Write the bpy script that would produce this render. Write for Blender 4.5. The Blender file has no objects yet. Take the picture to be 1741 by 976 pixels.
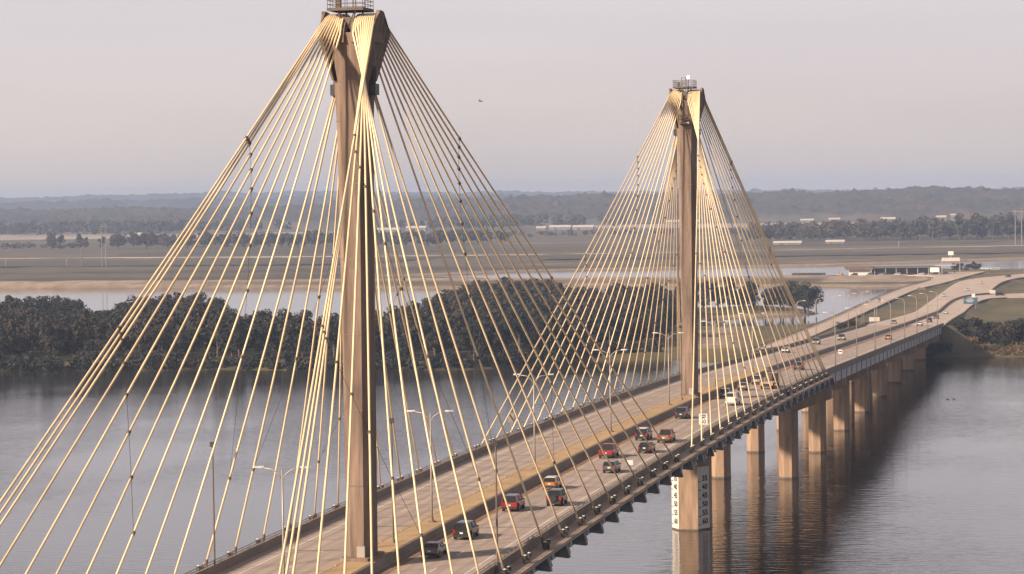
import bpy, bmesh, math, random
import numpy as np
from mathutils import Vector, Matrix, noise as mnoise
R = math.radians
random.seed(7); rng = np.random.default_rng(7)
sc = bpy.context.scene
col = sc.collection

# ------------------------------------------------------------ camera
cam_d = bpy.data.cameras.new('camera'); cam = bpy.data.objects.new('camera', cam_d); col.objects.link(cam)
cam_d.sensor_width = 36; cam_d.lens = 101.891; cam_d.clip_start = 1; cam_d.clip_end = 60000
bx_, by_, bz_ = (0.979137, 0.202647, -0.014999), (0.008293, 0.033902, 0.999391), (0.203032, -0.978665, 0.031514)
cam.matrix_world = Matrix(((bx_[0], by_[0], bz_[0], 73.696), (bx_[1], by_[1], bz_[1], -279.667), (bx_[2], by_[2], bz_[2], 59.546), (0, 0, 0, 1)))
sc.camera = cam

# ------------------------------------------------------------ world, sun, exposure
SUN_EL, SUN_DIR = 25.0, Vector((-0.70, -0.72, 0)).normalized()
W = bpy.data.worlds.new("World"); sc.world = W; W.use_nodes = True
nt = W.node_tree; nt.nodes.clear()
out = nt.nodes.new('ShaderNodeOutputWorld'); bg = nt.nodes.new('ShaderNodeBackground')
sky = nt.nodes.new('ShaderNodeTexSky'); sky.sky_type = 'NISHITA'; sky.sun_disc = False
sky.sun_elevation = R(SUN_EL); sky.sun_rotation = math.atan2(SUN_DIR.x, SUN_DIR.y)
sky.dust_density = 5.0; sky.air_density = 1.4; sky.altitude = 100
hs = nt.nodes.new('ShaderNodeHueSaturation'); hs.inputs['Saturation'].default_value = 0.35
tc = nt.nodes.new('ShaderNodeTexCoord'); mp = nt.nodes.new('ShaderNodeMapping'); mp.inputs['Scale'].default_value = (1, 1, 9)
nz = nt.nodes.new('ShaderNodeTexNoise'); nz.inputs['Scale'].default_value = 2.2; nz.inputs['Detail'].default_value = 5
cr = nt.nodes.new('ShaderNodeValToRGB')
cr.color_ramp.elements[0].position = 0.32; cr.color_ramp.elements[0].color = (4.1, 3.74, 3.84, 1)
cr.color_ramp.elements[1].position = 0.68; cr.color_ramp.elements[1].color = (4.75, 4.32, 4.22, 1)
mx = nt.nodes.new('ShaderNodeMix'); mx.data_type = 'RGBA'; mx.inputs[0].default_value = 0.8
nt.links.new(sky.outputs[0], hs.inputs['Color']); nt.links.new(tc.outputs['Generated'], mp.inputs[0]); nt.links.new(mp.outputs[0], nz.inputs[0])
nt.links.new(nz.outputs[0], cr.inputs[0]); nt.links.new(hs.outputs[0], mx.inputs[6]); nt.links.new(cr.outputs[0], mx.inputs[7])
sx3 = nt.nodes.new('ShaderNodeSeparateXYZ'); nt.links.new(tc.outputs['Generated'], sx3.inputs[0])
zr3 = nt.nodes.new('ShaderNodeMapRange'); zr3.inputs[1].default_value = 0.10; zr3.inputs[2].default_value = 0.55; zr3.inputs[3].default_value = 1.0; zr3.inputs[4].default_value = 0.36
nt.links.new(sx3.outputs[2], zr3.inputs[0]); vm = nt.nodes.new('ShaderNodeVectorMath'); vm.operation = 'SCALE'
wr = nt.nodes.new('ShaderNodeMapRange'); wr.inputs[1].default_value = 0.0; wr.inputs[2].default_value = 0.06; nt.links.new(sx3.outputs[2], wr.inputs[0])
wm = nt.nodes.new('ShaderNodeMix'); wm.data_type = 'RGBA'; wm.inputs[6].default_value = (1.06, 1.0, 0.90, 1); wm.inputs[7].default_value = (0.98, 0.98, 1.02, 1); nt.links.new(wr.outputs[0], wm.inputs[0])
wv = nt.nodes.new('ShaderNodeVectorMath'); wv.operation = 'MULTIPLY'; nt.links.new(mx.outputs[2], wv.inputs[0]); nt.links.new(wm.outputs[2], wv.inputs[1]); nt.links.new(wv.outputs[0], vm.inputs[0]); nt.links.new(zr3.outputs[0], vm.inputs['Scale']); nt.links.new(vm.outputs[0], bg.inputs[0]); bg.inputs[1].default_value = 0.1; nt.links.new(bg.outputs[0], out.inputs[0])

sd = bpy.data.lights.new('sun', 'SUN'); sun = bpy.data.objects.new('sun', sd); col.objects.link(sun)
sd.energy = 5.0; sd.angle = R(3.0); sd.color = (1.0, 0.79, 0.58)
dv = Vector((SUN_DIR.x * math.cos(R(SUN_EL)), SUN_DIR.y * math.cos(R(SUN_EL)), math.sin(R(SUN_EL))))
sun.rotation_euler = dv.to_track_quat('Z', 'Y').to_euler(); sun.location = (-300, -600, 400)
sc.view_settings.view_transform = 'Standard'; sc.view_settings.look = 'None'
sc.view_settings.exposure = 0.92; sc.view_settings.gamma = 1
sc.cycles.volume_bounces = 1; sc.cycles.max_bounces = 6

# ------------------------------------------------------------ materials
def new_mat(name):
    m = bpy.data.materials.new(name); m.use_nodes = True
    return m, m.node_tree, m.node_tree.nodes['Principled BSDF']
def mat(name, c, rough=0.7, metal=0.0, var=0.25, scale=0.6, stretch=(1, 1, 1), bump=0.0, coat=0.0, coords='Object', c2=None):
    m, t, b = new_mat(name)
    b.inputs['Roughness'].default_value = rough; b.inputs['Metallic'].default_value = metal
    b.inputs['Coat Weight'].default_value = coat
    tcn = t.nodes.new('ShaderNodeTexCoord'); mpn = t.nodes.new('ShaderNodeMapping'); mpn.inputs['Scale'].default_value = stretch
    n = t.nodes.new('ShaderNodeTexNoise'); n.inputs['Scale'].default_value = scale; n.inputs['Detail'].default_value = 6; n.inputs['Roughness'].default_value = 0.62
    r = t.nodes.new('ShaderNodeValToRGB')
    lo = tuple(x * (1 - var) for x in c) if c2 is None else c2
    hi = tuple(min(1, x * (1 + var)) for x in c)
    r.color_ramp.elements[0].position = 0.3; r.color_ramp.elements[0].color = (*lo, 1)
    r.color_ramp.elements[1].position = 0.7; r.color_ramp.elements[1].color = (*hi, 1)
    t.links.new(tcn.outputs[coords], mpn.inputs[0]); t.links.new(mpn.outputs[0], n.inputs[0])
    t.links.new(n.outputs[0], r.inputs[0]); t.links.new(r.outputs[0], b.inputs['Base Color'])
    if bump:
        bn = t.nodes.new('ShaderNodeBump'); bn.inputs['Strength'].default_value = bump; bn.inputs['Distance'].default_value = 0.05
        t.links.new(n.outputs[0], bn.inputs['Height']); t.links.new(bn.outputs[0], b.inputs['Normal'])
    return m
M = {}
M['tower'] = mat('tower_concrete', (0.16, 0.112, 0.086), 0.85, var=0.5, scale=0.8, stretch=(1.6, 1.6, 0.16), bump=0.3)
M['pier'] = mat('pier_concrete', (0.25, 0.17, 0.115), 0.85, var=0.38, scale=0.7, stretch=(1.5, 1.5, 0.2), bump=0.2)
M['cap'] = mat('cap_concrete', (0.17, 0.125, 0.1), 0.85, var=0.25, scale=0.5, stretch=(1, 1, 0.4))
M['pavement'] = mat('pavement', (0.32, 0.258, 0.228), 0.8, var=0.2, scale=0.35, stretch=(1.6, 0.12, 1), bump=0.05)
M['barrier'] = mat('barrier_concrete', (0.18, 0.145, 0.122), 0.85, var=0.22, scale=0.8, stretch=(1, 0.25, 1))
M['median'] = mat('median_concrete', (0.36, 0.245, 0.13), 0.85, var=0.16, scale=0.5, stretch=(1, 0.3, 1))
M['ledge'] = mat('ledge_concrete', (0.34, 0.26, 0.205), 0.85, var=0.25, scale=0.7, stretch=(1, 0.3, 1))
M['girder'] = mat('girder_steel', (0.3, 0.31, 0.34), 0.5, var=0.15, scale=0.5, stretch=(1, 0.3, 1))
M['beam'] = mat('beam_steel', (0.12, 0.125, 0.135), 0.55, var=0.3, scale=0.8)
M['cable'] = mat('cable_sheath', (0.66, 0.515, 0.335), 0.45, var=0.16, scale=0.4)
def rand_value(m, lo, hi):      # each object a little lighter or darker, like unevenly weathered sheathing
    t = m.node_tree; b = t.nodes['Principled BSDF']; l = b.inputs['Base Color'].links[0]; src = l.from_socket
    oi = t.nodes.new('ShaderNodeObjectInfo'); mr_ = t.nodes.new('ShaderNodeMapRange'); mr_.inputs[3].default_value = lo; mr_.inputs[4].default_value = hi; t.links.new(oi.outputs['Random'], mr_.inputs[0])
    h_ = t.nodes.new('ShaderNodeHueSaturation'); t.links.new(mr_.outputs[0], h_.inputs['Value']); t.links.new(src, h_.inputs['Color']); t.links.new(h_.outputs[0], b.inputs['Base Color'])
rand_value(M['cable'], .82, 1.08)
M['dark'] = mat('dark_metal', (0.03, 0.028, 0.027), 0.5, var=0.3)
M['rail'] = mat('rail_steel', (0.20, 0.17, 0.15), 0.5, metal=0.4, var=0.2)
M['pole'] = mat('pole_steel', (0.33, 0.29, 0.26), 0.5, metal=0.3, var=0.15)
M['pole_d'] = mat('pole_brown_steel', (0.12, 0.085, 0.07), 0.6, var=0.2)
M['white'] = mat('white_paint', (0.55, 0.54, 0.53), 0.5, var=0.06, scale=2)
M['line_w'] = mat('white_line_paint', (0.55, 0.52, 0.49), 0.6, var=0.2, scale=3)
M['line_y'] = mat('yellow_line_paint', (0.5, 0.29, 0.08), 0.6, var=0.25, scale=3)
M['gaugew'] = mat('gauge_white', (0.55, 0.52, 0.49), 0.7, var=0.1, scale=0.8, stretch=(1, 1, 0.4))
M['black'] = mat('black_paint', (0.02, 0.02, 0.022), 0.6, var=0.1)
M['lamp'] = mat('lamp_glass', (0.5, 0.49, 0.47), 0.3, var=0.05)
M['rust'] = mat('weathered_steel', (0.10, 0.075, 0.06), 0.75, var=0.35, scale=1.5)
M['glass'] = mat('dark_glass', (0.02, 0.022, 0.025), 0.08, var=0.05)
M['tyre'] = mat('tyre_rubber', (0.018, 0.018, 0.018), 0.85, var=0.1)
M['rim'] = mat('rim_alloy', (0.35, 0.35, 0.36), 0.35, metal=0.7, var=0.1)
M['red_l'] = mat('red_lens', (0.25, 0.012, 0.01), 0.3, var=0.05)
M['amber'] = mat('amber_lens', (0.8, 0.22, 0.04), 0.3, var=0.05)
M['head_l'] = mat('headlight_lens', (0.85, 0.85, 0.82), 0.15, var=0.03)
M['bark'] = mat('bark', (0.09, 0.07, 0.055), 0.9, var=0.3, scale=1.5)
M['barnw'] = mat('weathered_white_board', (0.17, 0.16, 0.15), 0.8, var=.15)
M['mast'] = mat('grey_mast_steel', (0.17, 0.16, 0.155), 0.6, var=.1)
M['blue'] = mat('blue_sign_sheet', (0.035, 0.075, 0.12), 0.5, var=0.1)
M['roofm'] = mat('pale_metal_roof', (0.42, 0.39, 0.36), 0.6, var=0.1)
M['brownw'] = mat('brown_fascia', (0.12, 0.07, 0.04), 0.7, var=0.2)

def leaf_mat(name, cols, scale):
    m, t, b = new_mat(name)
    b.inputs['Roughness'].default_value = 0.8
    g = t.nodes.new('ShaderNodeNewGeometry'); n = t.nodes.new('ShaderNodeTexNoise'); n.inputs['Scale'].default_value = scale; n.inputs['Detail'].default_value = 3
    t.links.new(g.outputs['Position'], n.inputs[0])
    oi = t.nodes.new('ShaderNodeObjectInfo')
    a = t.nodes.new('ShaderNodeMath'); a.operation = 'MULTIPLY_ADD'; a.inputs[1].default_value = 0.16; a.inputs[2].default_value = -0.08
    t.links.new(g.outputs['Random Per Island'], a.inputs[0])
    a2 = t.nodes.new('ShaderNodeMath'); a2.operation = 'MULTIPLY_ADD'; a2.inputs[1].default_value = 0.30; t.links.new(oi.outputs['Random'], a2.inputs[0]); t.links.new(a.outputs[0], a2.inputs[2])
    a3 = t.nodes.new('ShaderNodeMath'); a3.operation = 'ADD'; t.links.new(a2.outputs[0], a3.inputs[0]); t.links.new(n.outputs[0], a3.inputs[1])
    a4 = t.nodes.new('ShaderNodeMath'); a4.operation = 'SUBTRACT'; a4.inputs[1].default_value = 0.15; t.links.new(a3.outputs[0], a4.inputs[0])
    r = t.nodes.new('ShaderNodeValToRGB'); r.color_ramp.interpolation = 'LINEAR'
    e = r.color_ramp.elements; e[0].position = 0.3; e[0].color = (*cols[0], 1); e[1].position = 0.75; e[1].color = (*cols[-1], 1)
    for i, c in enumerate(cols[1:-1]):
        k = e.new(0.3 + 0.45 * (i + 1) / (len(cols) - 1)); k.color = (*c, 1)
    t.links.new(a4.outputs[0], r.inputs[0]); t.links.new(r.outputs[0], b.inputs['Base Color'])
    return m
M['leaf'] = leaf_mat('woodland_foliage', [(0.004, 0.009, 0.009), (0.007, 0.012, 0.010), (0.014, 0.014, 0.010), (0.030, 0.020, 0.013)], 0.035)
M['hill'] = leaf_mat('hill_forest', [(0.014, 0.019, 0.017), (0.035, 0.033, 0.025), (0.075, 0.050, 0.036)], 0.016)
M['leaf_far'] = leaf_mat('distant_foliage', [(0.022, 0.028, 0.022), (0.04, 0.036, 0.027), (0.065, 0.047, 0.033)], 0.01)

M['scrubm'] = leaf_mat('brown_scrub', [(0.03, 0.03, 0.016), (0.06, 0.05, 0.025), (0.10, 0.07, 0.035), (0.14, 0.09, 0.05)], 0.08)
def ground_mat():
    m, t, b = new_mat('ground_cover'); b.inputs['Roughness'].default_value = 0.95
    g = t.nodes.new('ShaderNodeNewGeometry')
    def noise(scale, stretch, det=5):
        mp_ = t.nodes.new('ShaderNodeMapping'); mp_.inputs['Scale'].default_value = stretch; t.links.new(g.outputs['Position'], mp_.inputs[0])
        n_ = t.nodes.new('ShaderNodeTexNoise'); n_.inputs['Scale'].default_value = scale; n_.inputs['Detail'].default_value = det; t.links.new(mp_.outputs[0], n_.inputs[0])
        return n_.outputs[0]
    def ramp(fac, stops):
        r = t.nodes.new('ShaderNodeValToRGB'); e = r.color_ramp.elements
        e[0].position, e[0].color = stops[0][0], (*stops[0][1], 1); e[1].position, e[1].color = stops[-1][0], (*stops[-1][1], 1)
        for p_, c_ in stops[1:-1]:
            k = e.new(p_); k.color = (*c_, 1)
        t.links.new(fac, r.inputs[0]); return r.outputs[0]
    def mix(f, a_, b_):
        x = t.nodes.new('ShaderNodeMix'); x.data_type = 'RGBA'; t.links.new(f, x.inputs[0]); t.links.new(a_, x.inputs[6]); t.links.new(b_, x.inputs[7]); return x.outputs[2]
    n_a = noise(0.010, (0.10, 1, 1), 12); n_b = noise(0.03, (0.35, 1, 1), 10)
    ad = t.nodes.new('ShaderNodeMath'); ad.operation = 'MULTIPLY_ADD'; ad.inputs[1].default_value = .38; t.links.new(n_b, ad.inputs[0])
    ml = t.nodes.new('ShaderNodeMath'); ml.operation = 'MULTIPLY'; ml.inputs[1].default_value = .62; t.links.new(n_a, ml.inputs[0]); t.links.new(ml.outputs[0], ad.inputs[2])
    plain = ramp(ad.outputs[0], [(0.38, (0.035, 0.032, 0.022)), (0.45, (0.070, 0.055, 0.036)), (0.50, (0.10, 0.080, 0.045)), (0.54, (0.060, 0.050, 0.034)), (0.59, (0.12, 0.088, 0.062)), (0.66, (0.20, 0.155, 0.115))])
    grass = ramp(noise(0.05, (1, 0.5, 1), 8), [(0.35, (0.054, 0.047, 0.020)), (0.52, (0.086, 0.072, 0.029)), (0.68, (0.144, 0.094, 0.043))])
    grav = ramp(noise(0.12, (1, 0.6, 1), 8), [(0.35, (0.216, 0.158, 0.122)), (0.7, (0.331, 0.266, 0.216))])
    at = t.nodes.new('ShaderNodeAttribute'); at.attribute_name = 'zone'
    sp = t.nodes.new('ShaderNodeSeparateColor'); t.links.new(at.outputs['Color'], sp.inputs[0])
    c1 = mix(sp.outputs[0], grass, plain); c2 = mix(sp.outputs[1], c1, grav)
    t.links.new(c2, b.inputs['Base Color']); return m
M['ground'] = ground_mat()

def water_mat():
    m, t, b = new_mat('river_water')
    b.inputs['Base Color'].default_value = (0.030, 0.027, 0.026, 1); b.inputs['Roughness'].default_value = 0.07
    b.inputs['IOR'].default_value = 1.45; b.inputs['Specular IOR Level'].default_value = 0.72
    g = t.nodes.new('ShaderNodeNewGeometry')
    def noise(scale, stretch, det, rot=0):
        mp_ = t.nodes.new('ShaderNodeMapping'); mp_.inputs['Scale'].default_value = stretch; mp_.inputs['Rotation'].default_value = (0, 0, rot); t.links.new(g.outputs['Position'], mp_.inputs[0])
        n_ = t.nodes.new('ShaderNodeTexNoise'); n_.inputs['Scale'].default_value = scale; n_.inputs['Detail'].default_value = det; t.links.new(mp_.outputs[0], n_.inputs[0])
        return n_.outputs[0]
    n1 = noise(0.55, (0.45, 1, 1), 4, R(-12)); n2 = noise(0.012, (1, 0.5, 1), 4)
    mr = t.nodes.new('ShaderNodeMapRange'); mr.inputs[1].default_value = 0.38; mr.inputs[2].default_value = 0.66; mr.inputs[3].default_value = 0.12; mr.inputs[4].default_value = 0.95
    t.links.new(n2, mr.inputs[0])
    bn = t.nodes.new('ShaderNodeBump'); bn.inputs['Distance'].default_value = 0.22
    sy_ = t.nodes.new('ShaderNodeSeparateXYZ'); t.links.new(g.outputs['Position'], sy_.inputs[0])
    my = t.nodes.new('ShaderNodeMapRange'); my.inputs[1].default_value = 760; my.inputs[2].default_value = 1050; my.inputs[3].default_value = 1.0; my.inputs[4].default_value = 0.12; t.links.new(sy_.outputs[1], my.inputs[0])
    mm = t.nodes.new('ShaderNodeMath'); mm.operation = 'MULTIPLY'; t.links.new(mr.outputs[0], mm.inputs[0]); t.links.new(my.outputs[0], mm.inputs[1]); t.links.new(mm.outputs[0], bn.inputs['Strength']); t.links.new(n1, bn.inputs['Height'])
    t.links.new(bn.outputs[0], b.inputs['Normal'])
    return m
M['water'] = water_mat()

# ------------------------------------------------------------ object helpers
def tag(o, label=None, cat=None, group=None, kind=None):
    if label: o['label'] = label
    if cat: o['category'] = cat
    if group: o['group'] = group
    if kind: o['kind'] = kind
    return o
def empty(name, loc=(0, 0, 0), rz=0.0, label=None, cat=None, group=None):
    o = bpy.data.objects.new(name, None); col.objects.link(o); o.location = loc; o.rotation_euler = (0, 0, rz)
    return tag(o, label, cat, group)
class MB:
    def __init__(s): s.v = []; s.f = []
    def add(s, vs, fs):
        n = len(s.v); s.v += [tuple(p) for p in vs]; s.f += [tuple(i + n for i in q) for q in fs]; return s
    def box(s, c, d, rz=0.0, rx=0.0):
        m = Matrix.Rotation(rz, 3, 'Z') @ Matrix.Rotation(rx, 3, 'X')
        P = [Vector(c) + m @ Vector((sx * d[0] / 2, sy * d[1] / 2, sz * d[2] / 2)) for sx in (-1, 1) for sy in (-1, 1) for sz in (-1, 1)]
        return s.add(P, [(0, 1, 3, 2), (4, 6, 7, 5), (0, 4, 5, 1), (2, 3, 7, 6), (0, 2, 6, 4), (1, 5, 7, 3)])
    def tube(s, pts, r, n=8, cap=True):
        pts = [Vector(p) for p in pts]; rr = r if isinstance(r, (list, tuple)) else [r] * len(pts)
        rings = []
        up = None
        for i, p in enumerate(pts):
            d = (pts[min(i + 1, len(pts) - 1)] - pts[max(i - 1, 0)]).normalized()
            if up is None: up = Vector((0, 0, 1)) if abs(d.z) < 0.9 else Vector((1, 0, 0))
            a = d.cross(up).normalized(); bb = a.cross(d).normalized(); up = bb
            rings.append([p + (a * math.cos(2 * math.pi * k / n) + bb * math.sin(2 * math.pi * k / n)) * rr[i] for k in range(n)])
        vs = [q for ring in rings for q in ring]; fs = []
        for i in range(len(pts) - 1):
            for k in range(n):
                fs.append((i * n + k, i * n + (k + 1) % n, (i + 1) * n + (k + 1) % n, (i + 1) * n + k))
        if cap: fs.append(tuple(range(n - 1, -1, -1))); fs.append(tuple((len(pts) - 1) * n + k for k in range(n)))
        return s.add(vs, fs)
    def loft(s, rings, cap=True):
        n = len(rings[0]); vs = [q for r in rings for q in r]; fs = []
        for i in range(len(rings) - 1):
            for k in range(n): fs.append((i * n + k, i * n + (k + 1) % n, (i + 1) * n + (k + 1) % n, (i + 1) * n + k))
        if cap: fs.append(tuple(range(n - 1, -1, -1))); fs.append(tuple((len(rings) - 1) * n + k for k in range(n)))
        return s.add(vs, fs)
    def prism(s, poly, z0, z1): return s.loft([[(x, y, z0) for x, y in poly], [(x, y, z1) for x, y in poly]])
    def ball(s, c, r, seg=10, rings=6, sz=1.0):
        vs = []; fs = []
        for i in range(rings + 1):
            th = math.pi * i / rings
            for k in range(seg): vs.append((c[0] + r * math.sin(th) * math.cos(2 * math.pi * k / seg), c[1] + r * math.sin(th) * math.sin(2 * math.pi * k / seg), c[2] + r * sz * math.cos(th)))
        for i in range(rings):
            for k in range(seg): fs.append((i * seg + k, (i + 1) * seg + k, (i + 1) * seg + (k + 1) % seg, i * seg + (k + 1) % seg))
        return s.add(vs, fs)
    def build(s, name, m, parent=None, smooth=False, bevel=0.0, fixn=True):
        me = bpy.data.meshes.new(name); me.from_pydata(s.v, [], s.f); me.update()
        if fixn:
            b = bmesh.new(); b.from_mesh(me); bmesh.ops.recalc_face_normals(b, faces=b.faces); b.to_mesh(me); b.free()
        if smooth: me.polygons.foreach_set('use_smooth', [True] * len(me.polygons))
        me.materials.append(M[m] if isinstance(m, str) else m)
        o = bpy.data.objects.new(name, me); col.objects.link(o); o.parent = parent
        if bevel:
            bv = o.modifiers.new('bevel', 'BEVEL'); bv.width = bevel; bv.segments = 2; bv.limit_method = 'ANGLE'; bv.angle_limit = R(35)
        return o
KIDS = {}
def kids(o): return [c for c in bpy.data.objects if c.parent == o]
def copy_tree(o, parent=None, table=None):
    if table is None:
        table = {}
        for c in bpy.data.objects:
            if c.parent: table.setdefault(c.parent.name, []).append(c)
    c = o.copy(); col.objects.link(c); c.parent = parent
    for ch in table.get(o.name, []): copy_tree(ch, c, table)
    return c
def struct(o): o['kind'] = 'structure'; return o
ONES = ['', 'first', 'second', 'third', 'fourth', 'fifth', 'sixth', 'seventh', 'eighth', 'ninth', 'tenth', 'eleventh', 'twelfth', 'thirteenth', 'fourteenth', 'fifteenth', 'sixteenth', 'seventeenth', 'eighteenth', 'nineteenth']
TENS = ['', '', 'twenty', 'thirty', 'forty', 'fifty', 'sixty', 'seventy', 'eighty', 'ninety']
def nth_word(n):
    if n > 99: return 'hundred-and-' + nth_word(n - 100) if n > 100 else 'hundredth'
    if n < 20: return ONES[n]
    return TENS[n // 10][:-1] + 'ieth' if n % 10 == 0 else TENS[n // 10] + '-' + ONES[n % 10]
ORD = ['outermost', 'second', 'third', 'fourth', 'fifth', 'sixth', 'seventh', 'eighth', 'ninth', 'tenth', 'innermost']

# ------------------------------------------------------------ polygons and terrain
def sdf(poly, X, Y):
    P = np.array(poly, float); Q = np.roll(P, -1, 0); d2 = np.full(X.shape, 1e18); ins = np.zeros(X.shape, bool)
    for (x1, y1), (x2, y2) in zip(P, Q):
        ex, ey = x2 - x1, y2 - y1; L = ex * ex + ey * ey + 1e-9
        t = np.clip(((X - x1) * ex + (Y - y1) * ey) / L, 0, 1)
        d2 = np.minimum(d2, (X - x1 - t * ex) ** 2 + (Y - y1 - t * ey) ** 2)
        c = ((y1 > Y) != (y2 > Y)) & (X < (x2 - x1) * (Y - y1) / ((y2 - y1) if y2 != y1 else 1e-9) + x1); ins ^= c
    return np.where(ins, 1, -1) * np.sqrt(d2)          # positive inside
def inside(poly, x, y): return float(sdf(poly, np.array([x]), np.array([y]))[0])
LAND = [(900, 765), (75, 754), (43, 756), (24, 755), (14, 764), (4, 765), (-20, 742), (-71, 741), (-79, 752), (-94, 742), (-111, 743), (-126, 712), (-143, 693), (-184, 688), (-228, 696), (-270, 691), (-312, 686), (-450, 676), (-760, 660),
        (-760, 1120), (-440, 1130), (-400, 1112), (-345, 1100), (-330, 990), (-270, 850), (-225, 830), (-215, 960), (-262, 1120), (-262, 1250), (-215, 1240), (-200, 1165), (-144, 1184), (-101, 1198), (-73, 1172), (-66, 1130), (-88, 1088), (-126, 1062),
        (-132, 985), (-113, 975), (-90, 972), (-57, 990), (-52, 1050), (-51, 1233), (-49, 1357), (-46, 1436), (-52, 1505), (-70, 1492), (-102, 1518), (-197, 1542), (-259, 1568), (-349, 1534), (-435, 1577), (-550, 1604), (-686, 1625), (-1000, 1600), (-1700, 1600),
        (-1700, 2700), (900, 2700)]
BAND = [(-470, 1812), (-408, 1886), (-372, 1937), (-263, 1982), (-152, 2028), (-81, 2091), (0, 2174), (78, 2202), (700, 2290), (700, 1850), (78, 1812), (12, 1822), (-40, 1850), (-67, 1862), (-90, 1830), (-108, 1740), (-125, 1715), (-160, 1699), (-239, 1683), (-326, 1707), (-399, 1760)]
MAIN_L = [(-14.2, 760), (-12.6, 896), (-13, 1050), (-14.2, 1203), (-16.2, 1413), (-13.3, 1474), (-5.3, 1522), (4.2, 1545), (18.2, 1596), (60, 1685), (140, 1800)]
MAIN_R = [(-0.3, 760), (-0.9, 830), (-2.0, 962), (-3.5, 1074), (-3.8, 1137), (-1.3, 1190), (3.8, 1217), (10.8, 1233), (9.5, 1283), (9.4, 1407), (12, 1467), (20, 1534), (62, 1600), (150, 1690)]
EXIT_L = [(0.9, 760), (0.3, 830), (-0.8, 962), (-2.3, 1074), (-2.6, 1137), (-0.1, 1188), (5.0, 1215), (11.5, 1231), (28.4, 1246), (80, 1268), (160, 1290)]
EXIT_R = [(14.6, 760), (11.6, 863), (8.4, 1046), (9.2, 1135), (13.6, 1187), (30, 1193), (80, 1205), (160, 1220)]
FRONT_L = [(-48, 560), (-49, 640), (-50.5, 727), (-48, 860), (-46.4, 947), (-45.9, 1053), (-45.6, 1234), (-43.5, 1357), (-39, 1436), (-35.5, 1512), (-36, 1600), (-80, 1640)]
FRONT_R = [(-42, 560), (-42, 691), (-40, 780), (-39, 874), (-37.8, 990), (-36.5, 1132), (-35.7, 1248), (-33.5, 1365), (-27, 1423), (-22, 1500), (-18, 1575), (-10, 1690)]
def zroad(y): return max(5.0, 21 - .0233 * (y - 350) - .4)
g0 = 6.0
xs = np.arange(-1400, 700, g0); ys = np.arange(640, 2620, g0); X, Y = np.meshgrid(xs, ys)
nzv = np.array([mnoise.fractal(Vector((x * .03, y * .03, 0)), 1.0, 2.0, 4) for x, y in zip(X.ravel(), Y.ravel())]).reshape(X.shape)
dl = np.minimum(sdf(LAND, X, Y), -sdf(BAND, X, Y)) + nzv * 5
Z = np.where(dl > 0, 2.3 * (1 - np.exp(-np.maximum(dl, 0) / 9)), np.maximum(-3, dl * .25)) + np.where(dl > 12, nzv * .7, 0)
dyke = np.exp(-((Y - 1625 - (X + 400) * -.06) / 26) ** 2) * (X < -60)
Z += np.where(dl > 2, dyke * 2.2, 0)
FR = FRONT_L[2:] + FRONT_R[::-1][:-2]
dF = sdf(FR, X, Y); Z = np.where((dF > -2), np.where(dl > 0, 3.5, Z), np.where((dF > -14) & (dl > 0), np.maximum(Z, 3.5 - (-dF - 2) * .35), Z))
dM = np.maximum(sdf(MAIN_L + MAIN_R[::-1], X, Y), sdf(EXIT_L + EXIT_R[::-1], X, Y))
zr_ = np.vectorize(zroad)(Y)
Z = np.where(dM > -3, zr_ - .55, np.where(Y > 755, np.maximum(Z, zr_ - .55 - .75 * (-dM - 3)), Z))
zone = np.zeros(X.shape + (4,)); zone[..., 3] = 1
zone[..., 0] = np.clip((Y - 1560) / 40, 0, 1) * np.where(X < -60, 1, np.clip((Y - 2150) / 50, 0, 1))
zone[..., 1] = np.clip(1 - np.abs(dl - 5) / 9, 0, 1) * np.where((Y > 1440) | (X > -128) & (X < -50) & (Y > 760), 1.0, .35) * np.where((X > -56) & (X < -40) & (Y < 1000), 0, 1) * np.where((Y < 760), 0, 1)
zone[..., 1] = np.maximum(zone[..., 1], np.clip(dyke * 1.6 - .5, 0, 1) * (dl > 0))
zone[..., 1] = np.maximum(zone[..., 1], ((X > -110) & (X < -20) & (Y > 1540) & (Y < 1720)) * 0.9)
zone[..., 1] = np.maximum(zone[..., 1], np.clip(1 - np.abs((X + 85) + (Y - 900) * .12) / 14, 0, 1) * ((Y > 780) & (Y < 965)))
ny, nx = X.shape
vs = np.stack([X, Y, Z], -1).reshape(-1, 3)
idx = np.arange(nx * ny).reshape(ny, nx)
quads = np.stack([idx[:-1, :-1], idx[:-1, 1:], idx[1:, 1:], idx[1:, :-1]], -1).reshape(-1, 4)
def np_mesh(name, vs, quads, m, smooth=False):
    me = bpy.data.meshes.new(name); me.vertices.add(len(vs)); me.vertices.foreach_set('co', np.asarray(vs, float).ravel())
    k = quads.shape[1]; me.loops.add(quads.size); me.loops.foreach_set('vertex_index', quads.ravel())
    me.polygons.add(len(quads)); me.polygons.foreach_set('loop_start', np.arange(0, quads.size, k)); me.polygons.foreach_set('loop_total', np.full(len(quads), k))
    if smooth: me.polygons.foreach_set('use_smooth', [True] * len(quads))
    me.update(calc_edges=True); me.validate(); me.materials.append(M[m]); return me
me = np_mesh('ground', vs, quads, 'ground', True)
ca = me.color_attributes.new('zone', 'FLOAT_COLOR', 'POINT'); ca.data.foreach_set('color', zone.reshape(-1))
o = bpy.data.objects.new('ground', me); col.objects.link(o); struct(o)
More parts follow.
